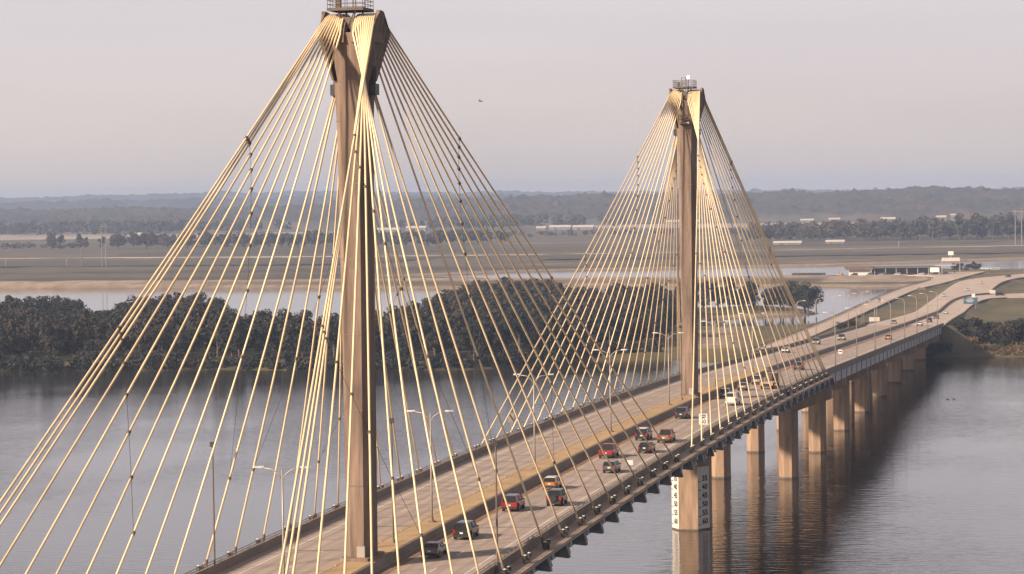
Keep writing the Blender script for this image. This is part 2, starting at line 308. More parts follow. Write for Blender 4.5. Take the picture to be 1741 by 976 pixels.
# plain reaching the horizon
pv = [(-16000, 2590, 1.9), (6000, 2590, 1.9), (6000, 20000, 1.9), (-16000, 20000, 1.9), (-16000, 1640, 1.9), (-1380, 1640, 1.9), (-1380, 2590, 1.9)]
me = bpy.data.meshes.new('plain'); me.from_pydata(pv, [], [(0, 1, 2, 3), (4, 5, 6, 0)]); me.materials.append(M['ground'])
ca = me.color_attributes.new('zone', 'FLOAT_COLOR', 'POINT')
for i in range(len(pv)): ca.data[i].color = (1, 0, 0, 1)
o = bpy.data.objects.new('plain', me); col.objects.link(o); struct(o)
M['pale'] = mat('misty_stubble_field', (0.31, 0.265, 0.225), .95, var=.2, scale=.01, stretch=(.3, 1, 1))  # pale crop colour, lightened further to paint in the mist bands
M['darkf'] = mat('ploughed_field', (0.055, 0.048, 0.032), .95, var=.45, scale=.03, stretch=(.25, 1, 1))
for k_, (P_, m_) in enumerate([([(-2100, 4080), (-1350, 3980), (-1180, 4560), (-2300, 4700)], 'pale'), ([(-780, 4560), (-330, 4300), (-240, 4950), (-900, 5100)], 'pale'), ([(-1150, 3700), (-900, 3640), (-880, 3780), (-1200, 3860)], 'pale'),
        ([(-1100, 2180), (-560, 2120), (-540, 2330), (-1150, 2390)], 'darkf'), ([(-420, 2220), (40, 2300), (60, 2430), (-430, 2380)], 'darkf'), ([(-980, 2700), (-450, 2650), (-430, 2880), (-1000, 2960)], 'darkf'), ([(-420, 2760), (-60, 2800), (-40, 2960), (-430, 2930)], 'darkf')]):
    o = MB().add([(x, y, (1.95 if y > 2590 else 2.9) + .05 * k_) for x, y in P_], [(0, 1, 2, 3)]).build('field', m_); struct(o)
me = bpy.data.meshes.new('river_water'); me.from_pydata([(-16000, -5000, 0), (6000, -5000, 0), (6000, 3200, 0), (-16000, 3200, 0)], [], [(0, 1, 2, 3)]); me.materials.append(M['water'])
o = bpy.data.objects.new('river_water', me); col.objects.link(o); struct(o)

def heightz(x, y):
    i = int(round((x + 1400) / g0)); j = int(round((y - 640) / g0))
    if 0 <= i < nx and 0 <= j < ny: return float(Z[j, i])
    return 1.9
def resample(P, n):
    P = [Vector(p) for p in P]; L = [0]
    for a, b in zip(P, P[1:]): L.append(L[-1] + (b - a).length)
    res = []
    for k in range(n):
        t = L[-1] * k / (n - 1); i = 0
        while i < len(L) - 2 and L[i + 1] < t: i += 1
        u = (t - L[i]) / (L[i + 1] - L[i] + 1e-9); res.append(P[i].lerp(P[i + 1], u))
    return res
def smooth_line(P, it=2):
    P = [Vector(p) for p in P]
    for _ in range(it):
        Q = [P[0]]
        for a, b in zip(P, P[1:]): Q += [a.lerp(b, .25), a.lerp(b, .75)]
        P = Q + [P[-1]]
    return P
def ribbon(name, Lp, Rp, zf, m, n=70, thick=.5):
    A = resample(smooth_line(Lp), n); B = resample(smooth_line(Rp), n); mb = MB(); rings = []
    for a, b in zip(A, B):
        za, zb = zf(a.y), zf(b.y); rings.append([(a.x, a.y, za), (b.x, b.y, zb), (b.x, b.y, zb - thick), (a.x, a.y, za - thick)])
    mb.loft(rings); return mb.build(name, m)
M['road'] = mat('road_concrete', (0.40, 0.325, 0.285), 0.85, var=0.12, scale=0.05, stretch=(2, 0.4, 1), coords='Object')
struct(ribbon('road', MAIN_L, MAIN_R, zroad, 'road'))
struct(ribbon('exit_road', EXIT_L, EXIT_R, lambda y: zroad(y) + .004, 'road'))
struct(ribbon('frontage_road', FRONT_L[2:], FRONT_R[2:], lambda y: 4.0, 'road'))
struct(ribbon('levee_road', [(-1400, 2560), (-1055, 2556), (-527, 2428), (-257, 2525), (-12, 2645), (300, 2720)], [(-1400, 2580), (-1055, 2576), (-527, 2448), (-257, 2545), (-12, 2665), (300, 2740)], lambda y: 2.6, 'pale', thick=.8))
# marked edge lines on the highway beyond the bridge
def strip(name, P, w, zf, m, parent=None, dash=None):
    Q = resample(smooth_line(P), 90); mb = MB()
    for i in range(len(Q) - 1):
        if dash and (i % dash): continue
        a, b = Q[i], Q[i + 1]; d = (b - a).normalized(); nrm = Vector((-d.y, d.x)) * w / 2
        mb.add([(a.x - nrm.x, a.y - nrm.y, zf(a.y) + .012), (a.x + nrm.x, a.y + nrm.y, zf(a.y) + .012), (b.x + nrm.x, b.y + nrm.y, zf(b.y) + .012), (b.x - nrm.x, b.y - nrm.y, zf(b.y) + .012)], [(0, 1, 2, 3)])
    return mb.build(name, m, parent)
struct(strip('road_marking', [(x + 1.6, y) for x, y in MAIN_L], .25, zroad, 'line_w'))
struct(strip('road_marking', [(x - 1.6, y) for x, y in EXIT_R], .25, lambda y: zroad(y) + .004, 'line_w'))
struct(strip('road_marking', [(x * .5 + X2 * .5, y) for (x, y), X2 in zip([(-14, 762), (-13, 1050), (-14.2, 1190)], (-.6, -3.3, -2))], .2, zroad, 'line_w', dash=2))

# ------------------------------------------------------------ bridge geometry
XC = 0.3; SPAN = 230.4
def zd(y):
    if y < 350: return 23.4 - 0.4963e-4 * (y - 115) ** 2 + 0
    return 23.4 - 0.4963e-4 * (235) ** 2 - .0233 * (y - 350)
YS = [-150 + 6 * i for i in range(int((764 + 150) / 6) + 1)] + [764]
def sweep(name, prof, m, parent, y0=-150, y1=764, xc=XC, step=6, bevel=0):
    yy = []; y = y0
    while y < y1: yy.append(y); y += step
    yy.append(y1); mb = MB(); mb.loft([[(xc + a, y, zd(y) + b) for a, b in prof] for y in yy]); return mb.build(name, m, parent)
deck = empty('bridge_deck', (0, 0, 0), 0, 'long cable-stayed bridge deck with two carriageways, raised tan median and tan edge ledges', 'bridge deck')
Y_END = 324
sweep('road_slab', [(-14.0, 0), (14.0, 0), (14.0, -.45), (-14.0, -.45)], 'pavement', deck)
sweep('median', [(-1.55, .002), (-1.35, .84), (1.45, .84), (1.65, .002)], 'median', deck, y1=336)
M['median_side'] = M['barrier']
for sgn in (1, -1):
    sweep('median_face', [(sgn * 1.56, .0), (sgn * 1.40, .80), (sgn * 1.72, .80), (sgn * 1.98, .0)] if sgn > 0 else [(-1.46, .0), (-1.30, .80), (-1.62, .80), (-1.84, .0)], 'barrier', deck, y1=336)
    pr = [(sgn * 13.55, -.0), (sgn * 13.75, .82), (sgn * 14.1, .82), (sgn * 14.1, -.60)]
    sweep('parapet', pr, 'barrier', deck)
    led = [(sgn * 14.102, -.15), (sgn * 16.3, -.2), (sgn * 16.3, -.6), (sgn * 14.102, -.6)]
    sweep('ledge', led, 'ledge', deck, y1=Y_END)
    sweep('edge_girder', [(sgn * 14.7, -.61), (sgn * 15.0, -.61), (sgn * 15.05, -2.05), (sgn * 14.7, -2.05)], 'girder', deck, y1=Y_END)
    sweep('fascia_girder', [(sgn * 13.2, -.46), (sgn * 13.55, -.46), (sgn * 13.5, -2.9), (sgn * 13.2, -2.9)], 'girder', deck, y0=Y_END)
sweep('inner_girder', [(-5.3, -.46), (-5, -.46), (-5, -2.8), (-5.3, -2.8)], 'girder', deck, y0=Y_END)
sweep('inner_girder', [(5, -.46), (5.3, -.46), (5.3, -2.8), (5, -2.8)], 'girder', deck, y0=Y_END)
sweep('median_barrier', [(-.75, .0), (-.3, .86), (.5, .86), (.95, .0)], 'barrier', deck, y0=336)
# girder stiffeners of the approach
y = Y_END + 6
while y < 762:
    for s in (1, -1): MB().box((XC + s * 13.60, y, zd(y) - 1.7), (.16, .16, 2.3)).build('stiffener', 'beam', deck)
    y += 13.5
# expansion joints + lane lines
def line(name, x, w, m, y0=-150, y1=764, dash=None, z=.008):
    mb = MB()
    if dash:
        y = y0
        while y < y1:
            a, b = y, y + dash[0]; mb.add([(XC + x - w / 2, a, zd(a) + z), (XC + x + w / 2, a, zd(a) + z), (XC + x + w / 2, b, zd(b) + z), (XC + x - w / 2, b, zd(b) + z)], [(0, 1, 2, 3)]); y += dash[1]
    else:
        yy = np.arange(y0, y1 + 1, 6.0)
        for a, b in zip(yy, yy[1:]): mb.add([(XC + x - w / 2, a, zd(a) + z), (XC + x + w / 2, a, zd(a) + z), (XC + x + w / 2, b, zd(b) + z), (XC + x - w / 2, b, zd(b) + z)], [(0, 1, 2, 3)])
    return mb.build(name, m, deck)
for s in (1, -1):
    line('white_edge_line', s * 11.2, .2, 'line_w'); line('yellow_edge_line', s * 3.8, .17, 'line_y'); line('lane_dashes', s * 7.45, .16, 'line_w', dash=(3.0, 12.2))
M['track'] = mat('tyre_polish', (0.275, 0.220, 0.194), .7, var=.15, scale=.4, stretch=(1, .08, 1))
for s in (1, -1):
    for xx in (4.7, 6.4, 8.3, 10.0): line('tyre_track', s * xx, .55, 'track', z=.004)
line('shoulder_band', 2.9, 1.5, mat('red_brown_band', (0.18, 0.115, 0.085), .9, var=.3, scale=.5, stretch=(1, .15, 1)), z=.004)  # darker red-brown band between the median and the yellow line
mb = MB()
for y in list(np.arange(-92, 322, 20.6)) + [324] + list(np.arange(380, 760, 60.18)):
    for s in (-1, 1): mb.add([(XC + s * 7.8 - 5.7, y - .1, zd(y) + .012), (XC + s * 7.8 + 5.7, y - .1, zd(y) + .012), (XC + s * 7.8 + 5.7, y + .1, zd(y) + .012), (XC + s * 7.8 - 5.7, y + .1, zd(y) + .012)], [(0, 1, 2, 3)])
mb.build('expansion_joint', 'dark', deck)
# reflectors on median edge
mb = MB()
for y in np.arange(-60, 330, 9.0): mb.box((XC - 1.45, y, zd(y) + .90), (.12, .25, .12))
mb.build('reflectors', 'line_y', deck)
# railings: two rails on posts
for s in (1, -1):
    mb = MB()
    for zz in (.98, 1.22):
        mb.tube([(XC + s * 13.95, y, zd(y) + zz) for y in np.arange(-150, 331, 8.0)], .045, 5)
    for y in np.arange(-150, 326, 2.4): mb.box((XC + s * 13.95, y, zd(y) + 1.03), (.10, .10, .46))
    mb.build('railing', 'rail', deck)
    mb = MB()
    for zz in (.75, .4):
        mb.tube([(XC + s * 16.42, y, zd(y) + zz) for y in np.arange(-96, 97, 8.0)], .02, 4)
# floor beams with tapered ends
ANCH = [5 + 10.3 * k for k in range(11)]              # main span offsets from the tower
SIDE = [5 + 10.3 * k for k in range(8)] + [86.0, 88.6, 91.2]
SIDE2 = SIDE
ybeams = sorted(set([round(v, 1) for b in (0, SPAN) for v in [b - (5.0 + 10.3 * k) for k in range(-10 if b == 0 else -8, 9 if b == 0 else 11)]]))
ybeams = [y for y in [-92 + 10.35 * k for k in range(41)]]
for y in ybeams:
    mb = MB(); z = zd(y)
    prof = [(-14.69, -.47), (14.69, -.47), (14.69, -1.95), (-14.69, -1.95)]
    mb.loft([[(XC + a, y - .08, z + b) for a, b in prof], [(XC + a, y + .08, z + b) for a, b in prof]]); mb.build('floor_beam', 'beam', deck)
    for s_ in (-1, 1):
        mb = MB(); pb = [(s_ * 15.06, -.62), (s_ * 16.28, -.62), (s_ * 16.6, -1.75), (s_ * 16.45, -2.0), (s_ * 15.06, -1.85)]
        mb.loft([[(XC + a, y - .13, z + b) for a, b in pb], [(XC + a, y + .13, z + b) for a, b in pb]])
        mb.loft([[(XC + s_ * 16.28, yy, z - .62), (XC + s_ * 16.42, yy, z - .62), (XC + s_ * 16.74, yy, z - 1.92), (XC + s_ * 16.58, yy, z - 2.0)] for yy in (y - .4, y + .4)])
        mb.build('bracket', 'beam', deck)
# scalloped drips under the ledge at each anchorage
for b0 in (0, SPAN):
    for k in range(11):
        for off in (-(SIDE[k] if b0 == 0 else ANCH[k]), (ANCH[k] if b0 == 0 else SIDE[k])):
            y = b0 + off
            for s in (1, -1):
                if k > 8 and (off < 0) == (b0 == 0): continue
                mb = MB(); mb.box((XC + s * 15.62, y, zd(y) - .95), (1.1, .9, .68)); mb.tube([(XC + s * 15.65, y, zd(y) - 1.2), (XC + s * 15.95, y, zd(y) - 2.0)], .20, 8); mb.build('anchor_block', 'girder', deck)
ab = MB(); ab.box((XC, 763.5, 6.5), (31, 3, 9.0)); ao = ab.build('bridge_abutment', 'cap'); tag(ao, 'concrete abutment wall where the bridge deck meets the far bank', 'abutment')

# ------------------------------------------------------------ piers
def octo(w, l, c): return [(-w / 2 + c, -l / 2), (w / 2 - c, -l / 2), (w / 2, -l / 2 + c), (w / 2, l / 2 - c), (w / 2 - c, l / 2), (-w / 2 + c, l / 2), (-w / 2, l / 2 - c), (-w / 2, -l / 2 + c)]
names = ['nearest to the tower', 'second from the tower', 'third from the tower', 'fourth from the tower', 'fifth from the tower', 'sixth from the tower', 'seventh from the tower', 'last before the far bank']
for i in range(8):
    y = 320.5 + 60.18 * i; zt = zd(y) - (2.9 if i else 2.5)
    p = empty('bridge_pier', (XC, y, 0), 0, 'twin-column tan concrete pier under the approach deck, ' + names[i], 'bridge pier', 'twin-column piers standing in the river')
    cap = 4.6 if i == 0 else 3.2
    for s in (-1, 1):
        mb = MB(); mb.loft([[(s * 7.1 + a, b, -4) for a, b in octo(3.9, 3.9, 1.1)], [(s * 7.1 + a, b, zt - cap + .3) for a, b in octo(3.9, 3.9, 1.1)]])
        c = mb.build('column', 'pier', p)
        mb = MB(); mb.prism([(s * 7.1 + a, b) for a, b in octo(4.0, 4.0, 1.12)], -1.5, .35); mb.build('tide_band', 'rust', c)
    mb = MB(); w = 16.2 if i == 0 else 13.6
    mb.loft([[(a, yy, b) for a, b in [(-w, zt), (w, zt), (w, zt - 2.2), (9.4, zt - cap), (-9.4, zt - cap), (-w, zt - 2.2)]] for yy in (-1.9, 1.9)])
    mb.build('cap_beam', 'cap', p, bevel=.1)

# ------------------------------------------------------------ text
def text_mesh(txt, size, name, m, parent, matrix, bold=.012, ext=.01):
    cu = bpy.data.curves.new(name, 'FONT'); cu.body = txt; cu.size = size; cu.align_x = 'CENTER'; cu.align_y = 'CENTER'; cu.extrude = ext; cu.offset = bold; cu.resolution_u = 3
    tmp = bpy.data.objects.new(name, cu); dg = bpy.context.evaluated_depsgraph_get()
    col.objects.link(tmp); dg.update(); me_ = bpy.data.meshes.new_from_object(tmp.evaluated_get(dg)); bpy.data.objects.remove(tmp)
    me_.materials.clear(); me_.materials.append(M[m]); me_.name = name
    ob = bpy.data.objects.new(name, me_); col.objects.link(ob); ob.parent = parent; ob.matrix_local = matrix; return ob
def face_matrix(origin, nrm, up=Vector((0, 0, 1))):
    n_ = Vector(nrm).normalized(); x_ = up.cross(n_).normalized(); y_ = n_.cross(x_)
    return Matrix(((x_.x, y_.x, n_.x, origin[0]), (x_.y, y_.y, n_.y, origin[1]), (x_.z, y_.z, n_.z, origin[2]), (0, 0, 0, 1)))

# ------------------------------------------------------------ towers
ZTOP = 77.0
def shaft_ring(z, w, l, c): return [(a, b, z) for a, b in octo(w, l, c)]
def tower(y0, which, far):
    t = empty('bridge_tower', (0, y0, 0), 0, 'nearer brown concrete tower, its head cut by the top of the photo' if not far else 'farther brown concrete tower with clearance numbers on its pier', 'bridge tower', 'towers of the cable-stayed bridge')
    zb = zd(y0) + .5
    mb = MB(); mb.loft([shaft_ring(zb - 3, 2.35, 4.0, .5), shaft_ring(45, 2.6, 4.0, .52), shaft_ring(66, 2.95, 4.1, .55), shaft_ring(71.2, 3.3, 4.3, .55)])
    mb.build('shaft', 'tower', t)
    for z in (31, 38.5, 46, 53.5, 61, 67.2, 71.1):
        w = 2.35 + (z - 24) * .0125 + (0.25 if z > 64 else 0) + (.2 if z > 70 else 0)
        MB().prism(octo(w + .05, 4.1 + (.22 if z > 70 else 0), .52), z - .05, z + .05).build('pour_joint', 'cap', t)
    mb = MB(); mb.loft([shaft_ring(71.2, 3.3, 4.3, .55), shaft_ring(75.4, 5.0, 4.7, .5), shaft_ring(75.9, 5.0, 4.7, .5)])
    head = mb.build('head', 'tower', t)
    for s in (-1, 1):
        prof = [(-2.35, 71.2), (2.35, 71.2), (3.2, 75.2), (3.25, 76.0), (.5, 78.0), (-.9, 78.1), (-3.1, 76.2), (-3.2, 75.2)]
        mb = MB(); mb.loft([[(s * (1.5 + (z - 71.2) * .22) , y, z) for y, z in prof], [(s * (1.70 + (min(z, 76) - 71.2) * .26 - max(0, z - 76) * .16), y, z) for y, z in prof]])
        mb.build('cheek_wall', 'tower', head)
        # saddles under the draped cables
        mb = MB(); ring = lambda x: [(x, 2.72 * math.cos(a), 74.9 + 2.72 * math.sin(a)) for a in [math.pi * k / 12 for k in range(13)]]
        mb.loft([ring(s * .35), ring(s * 2.55)]); mb.build('saddle', 'cap', head)
        mb = MB(); mb.box((s * 1.95, 0, 70.3), (.75, 1.5, 1.1)); mb.box((s * 1.72, 0, 71.3), (.3, .9, 1.6))
        for yy in (-.3, .3): mb.tube([(s * 1.95, yy, 70.8), (s * 2.0, yy * 1.2, 72.6)], .16, 8)
        mb.build('anchor_clamp', 'dark', t)
    # vertical rain stains on the camera-facing and right faces
    for j, (x_, w_, z0_, z1_) in enumerate([(-.35, .16, 58, 70), (.22, .12, 62, 70.8), (.05, .2, 44, 53), (-.2, .12, 50, 60.5), (.3, .1, 30, 38)]):
        MB().loft([[(x_ + a_ * w_ * (1 if zz > z0_ + 1 else .3), -y_, zz) for a_, y_ in ((-.5, 2.018), (.5, 2.018), (.5, 2.0), (-.5, 2.0))] for zz in (z0_, z0_ + 2, z1_)]).build('rain_stain', 'cap', t) if z1_ <= 60.6 else None
    # access platform on top
    pf = MB(); pf.box((-.3, 0, 79.05), (3.7, 4.2, .12))
    for sx in (-2.05, 1.45):
        pf.box((sx, 0, 78.95), (.12, 4.3, .25))
    for sy in (-2.1, 2.1): pf.box((-.3, sy, 78.95), (3.7, .12, .25))
    plat = pf.build('platform', 'rust', t)
    mb = MB()
    for zz in (79.45, 79.85, 80.2):
        mb.tube([(-2.1, -2.1, zz), (1.5, -2.1, zz), (1.5, 2.1, zz), (-2.1, 2.1, zz), (-2.1, -2.1, zz)], .03, 4)
    for k in range(5):
        for sy in (-2.1, 2.1): mb.tube([(-2.1 + .9 * k, sy, 79), (-2.1 + .9 * k, sy, 80.2)], .03, 4)
    for k in range(1, 4):
        for sx in (-2.1, 1.5): mb.tube([(sx, -2.1 + 1.05 * k, 79), (sx, -2.1 + 1.05 * k, 80.2)], .03, 4)
    mb.build('guard_rail', 'rust', plat)
    for sx in (-1.2, .6):
        for sy in (-1.5, 1.5): MB().tube([(sx, sy, 79), (sx * .4, sy * 1.25, 76.4)], .09, 6).build('leg', 'rust', plat)
    MB().tube([(-1.2, -1.5, 79), (.4, -1.8, 76.6)], .05, 4).build('strut', 'rust', plat); MB().tube([(.6, -1.5, 79), (-.4, -1.8, 76.6)], .05, 4).build('strut', 'rust', plat)
    MB().box((0, -1.4, 77.6), (1.2, .5, 1.2)).build('junction_box', 'rust', plat); plat.location.z = -.75
    mb = MB(); mb.box((-1.2, -1.2, 79.5), (.5, .5, .8)); mb.build('equipment_box', 'rust', plat)
    mb = MB(); mb.tube([(.4, -.6, 79), (.4, -.6, 80.5)], .06, 5); mb.tube([(.1, -.6, 79), (.1, -.6, 81.0)], .04, 5); pst = mb.build('beacon_post', 'rust', plat)
    mb = MB(); mb.tube([(.4, -.6, 80.5), (.4, -.6, 80.75)], [.2, .2], 8); mb.ball((.4, -.6, 80.85), .22); mb.build('beacon', 'beacon' if far else 'red_l', plat)
    if far:
        mb = MB()
        for sx in (-.45, .25):
            mb.tube([(sx, -2.6, 80.0), (sx, -2.6, 72.0)], .05, 5)
        for k in range(20): mb.tube([(-.45, -2.6, 72.2 + .38 * k), (.25, -2.6, 72.2 + .38 * k)], .03, 4)
        for k in range(8):
            z = 72.8 + k; mb.tube([(-.45, -2.6, z), (-.5, -3.1, z), (-.1, -3.3, z), (.3, -3.1, z), (.25, -2.6, z)], .03, 4)
        mb.build('ladder', 'rust', t)
        mb = MB(); mb.box((-.1, -2.9, 71.9), (2.0, 1.3, .3))
        bal = mb.build('balcony', 'ledge', t)
        mb = MB()
        for zz in (72.5, 72.9, 73.3): mb.tube([(-1, -2.3, zz), (-1, -3.5, zz), (.8, -3.5, zz), (.8, -2.3, zz)], .05, 4)
        for xx in (-1, -.4, .2, .8): mb.tube([(xx, -3.5, 72), (xx, -3.5, 73.3)], .05, 4)
        mb.build('guard_rail', 'rust', bal)
    mb = MB(); mb.box((.45, -2.2, zb + 1.2), (.8, .35, 1.1)); mb.build('control_cabinet', 'pole', t)
    # plinth over the median
    mb = MB(); mb.prism(octo(3.2, 6.0, .3), zb - .6, zb + .36 + .3); mb.build('plinth', 'tower', t)
    # pier below the deck, pointed cutwaters
    hexa = lambda k: [(a * k, b * k) for a, b in [(-1.7, -4.6), (1.7, -4.6), (3.37, -1.75), (3.37, 1.75), (1.7, 4.6), (-1.7, 4.6), (-3.37, 1.75), (-3.37, -1.75)]]
    mb = MB(); mb.prism(hexa(1), -5, zd(y0) - .47); pier = mb.build('tower_pier', 'pier', t)
    mb = MB(); mb.prism(hexa(1.008), -1, .25); mb.build('tide_band', 'rust', pier)
    mb = MB(); mb.loft([[(-16, yy, zd(y0) - .5), (16, yy, zd(y0) - .5), (14, yy, zd(y0) - 2.6), (3.3, yy, zd(y0) - 4.6), (-3.3, yy, zd(y0) - 4.6), (-14, yy, zd(y0) - 2.6)] for yy in (-1.2, 1.2)]); mb.build('cross_beam', 'cap', t)
    # clearance gauges on the chamfered faces
    for s in (-1, 1):
        a, b = Vector((s * 1.7, -4.6, 0)), Vector((s * 3.37, -1.75, 0)); mid = (a + b) / 2; n_ = Vector((s * (b.y - a.y), -abs(b.x - a.x), 0)).normalized()
        d_ = (b - a).normalized(); half = (b - a).length / 2 - .03
        zt = 11.2
        mb = MB(); o_ = mid + n_ * .012
        P = [o_ - d_ * half, o_ + d_ * half]
        mb.loft([[(q.x, q.y, zz) for q in (P[0], P[1], P[1] - n_ * .02, P[0] - n_ * .02)] for zz in (.25, zt)])
        pan = mb.build('gauge_panel', 'gaugew', pier)
        for num, z in [(35, 9.1 + .0), (40, 7.58), (45, 6.05), (50, 4.53), (55, 3.0), (60, 1.48)]:
            c = mid + n_ * .035; u = Vector((0, 0, 1)).cross(n_).normalized()
            text_mesh(str(num), 1.32, 'gauge_number', 'black', pan, face_matrix((c.x + u.x * .35, c.y + u.y * .35, z), n_) @ Matrix.Diagonal((1.2, 1, 1, 1)), .045)
            c2 = mid + n_ * .04 - d_ * s * s * .0
            tick = c - (Vector((0, 0, 1)).cross(n_)).normalized() * 1.15
            mb = MB(); u = Vector((0, 0, 1)).cross(n_).normalized()
            mb.loft([[(q.x, q.y, z - .5 + e) for q in (tick - u * .3, tick + u * .3, tick + u * .3 - n_ * .01, tick - u * .3 - n_ * .01)] for e in (-.08, .08)]); mb.build('gauge_tick', 'black', pan)
    return t
mbe, te, be = new_mat('beacon_lit'); be.inputs['Base Color'].default_value = (.9, .4, .25, 1); be.inputs['Emission Color'].default_value = (1, .55, .3, 1); be.inputs['Emission Strength'].default_value = 6; M['beacon'] = mbe
tower(0, 'A', False); tower(SPAN, 'B', True)

# ------------------------------------------------------------ stay cables
CR = .103
def cable_pt(base, s, k, side):     # the straight run: top point and anchor
    off = SIDE[k] if side else ANCH[k]
    d = -1 if (base == 0) == side else 1        # side span of tower A is toward -y, of tower B toward +y
    ya = base + d * off; anchor = Vector((XC + s * 15.35, ya, zd(ya) - .15))
    xs_ = s * (.45 + (k) * .205)
    if k == 0:
        return Vector((s * 1.98, base + d * .28, 70.0)), anchor, d
    Rr = 2.86; zc = 74.9
    ang = math.atan2(zc - anchor.z, abs(ya - base)); ang = min(ang, R(80))
    top = Vector((xs_, base + d * Rr * math.sin(ang), zc + Rr * math.cos(ang)))
    return top, anchor, d
def sag(top, anchor, n=10):
    L = (top - anchor).length; s_ = L * .004
    return [top.lerp(anchor, i / n) - Vector((0, 0, 4 * s_ * (i / n) * (1 - i / n))) for i in range(n + 1)]
def collar(anchor, top, r=.2):
    d = (top - anchor).normalized(); mb = MB(); mb.tube([anchor - d * .3, anchor + d * .35, anchor + d * 1.3, anchor + d * 1.4], [r * 1.3, r * 1.2, r * .85, CR * 1.05], 8); return mb
CAB = {}
tw_names = {0: 'nearer', 1: 'farther'}; sd_names = {1: 'right-hand', -1: 'left-hand'}
for ti, base in enumerate((0, SPAN)):
    for s in (1, -1):
        for k in range(1, 11):
            lab = f'yellow stay draped over the {tw_names[ti]} tower, {"outermost" if k == 10 else ORD[10 - k] + " from outermost"}, {sd_names[s]} fan'
            c = empty('stay_cable', (0, base, 0), 0, lab, 'stay cable', 'yellow stay cables of the bridge')
            t1, a1, d1 = cable_pt(base, s, k, True); t2, a2, d2 = cable_pt(base, s, k, False)
            p1 = sag(t1, a1)[::-1]; p2 = sag(t2, a2)
            th1 = math.asin(max(-1, min(1, (t1.y - base) / 2.86))); th2 = math.asin(max(-1, min(1, (t2.y - base) / 2.86)))
            arc = [Vector((t1.x, base + 2.86 * math.sin(th1 + (th2 - th1) * i / 8), 74.9 + 2.86 * math.cos(th1 + (th2 - th1) * i / 8))) for i in range(1, 8)]
            mb = MB(); mb.tube([q - Vector((0, base, 0)) for q in p1 + arc + p2], CR, 8); mb.build('sheath', 'cable', c, smooth=True)
            for a, t_ in ((a1, t1), (a2, t2)):
                mb = collar(a - Vector((0, base, 0)), t_ - Vector((0, base, 0))); mb.build('anchor_collar', 'rust', c, smooth=True)
            CAB[(ti, s, k, True)] = (t1, a1, c); CAB[(ti, s, k, False)] = (t2, a2, c)
        for side in (True, False):
            t1, a1, d1 = cable_pt(base, s, 0, side)
            c = empty('stay_cable', (0, base, 0), 0, f'steep yellow stay from {tw_names[ti]} tower black clamp, {sd_names[s]}, {"nearer" if d1 < 0 else "farther"} of its pair', 'stay cable', 'yellow stay cables of the bridge')
            mb = MB(); mb.tube([q - Vector((0, base, 0)) for q in sag(t1, a1)], CR * 1.1, 8); mb.build('sheath', 'cable', c, smooth=True)
            collar(a1 - Vector((0, base, 0)), t1 - Vector((0, base, 0))).build('anchor_collar', 'rust', c, smooth=True)
            CAB[(ti, s, 0, side)] = (t1, a1, c)
# cross ties linking the stays of each fan, with clamps
def xpt(p, q, a, b):     # crossing of segments p-q and a-b in (y,z); returns param on a-b
    d1 = (q.y - p.y, q.z - p.z); d2 = (b.y - a.y, b.z - a.z); det = d1[0] * -d2[1] + d2[0] * d1[1]
    if abs(det) < 1e-6: return None
    rx, rz = a.y - p.y, a.z - p.z
    u = (rx * -d2[1] + d2[0] * rz) / det; v = (d1[0] * rz - d1[1] * rx) / det
    return (u, v) if -.001 <= u <= 1.001 and 0 <= v <= 1 else None
CLM = {}
for ti in (0, 1):
    for s in (1, -1):
        for side in (True, False):
            for j, (f, kend, g) in enumerate([(.21, 0, .80), (.50, 3, .86)]):
                tt, aa, _ = CAB[(ti, s, 10, side)]; p = tt.lerp(aa, f); te_, ae_, _ = CAB[(ti, s, kend, side)]; q = te_.lerp(ae_, g)
                pts = []
                for k in range(10, kend - 1, -1):
                    a, b, c = CAB[(ti, s, k, side)]; r_ = xpt(p, q, a, b)
                    if r_ is None: continue
                    P3 = a.lerp(b, r_[1]) - Vector((0, 0, 4 * (a - b).length * .004 * r_[1] * (1 - r_[1]))); pts.append((r_[0], P3))
                    dd = (b - a).normalized(); base = 0 if ti == 0 else SPAN; O = Vector((0, base, 0))
                    mb = MB(); mb.tube([P3 - O - dd * .15, P3 - O + dd * .15], .17, 8); mb.box(P3 - O + Vector((0, 0, -.17)), (.12, .14, .2)); mb.build('tie_clamp', 'rust', c)
                pts.sort(key=lambda r: r[0])
                if len(pts) > 1:
                    mb = MB(); mb.tube([x[1] for x in pts], .022, 4)
                    w = mb.build('tie_wire', 'dark'); tag(w, f'thin dark tie wire, {"upper" if j == 0 else "lower"}, {tw_names[ti]} tower {sd_names[s]} fan, {"outer" if side else "mid-span"} half', 'tie wire', 'cross-tie wires between the stays')
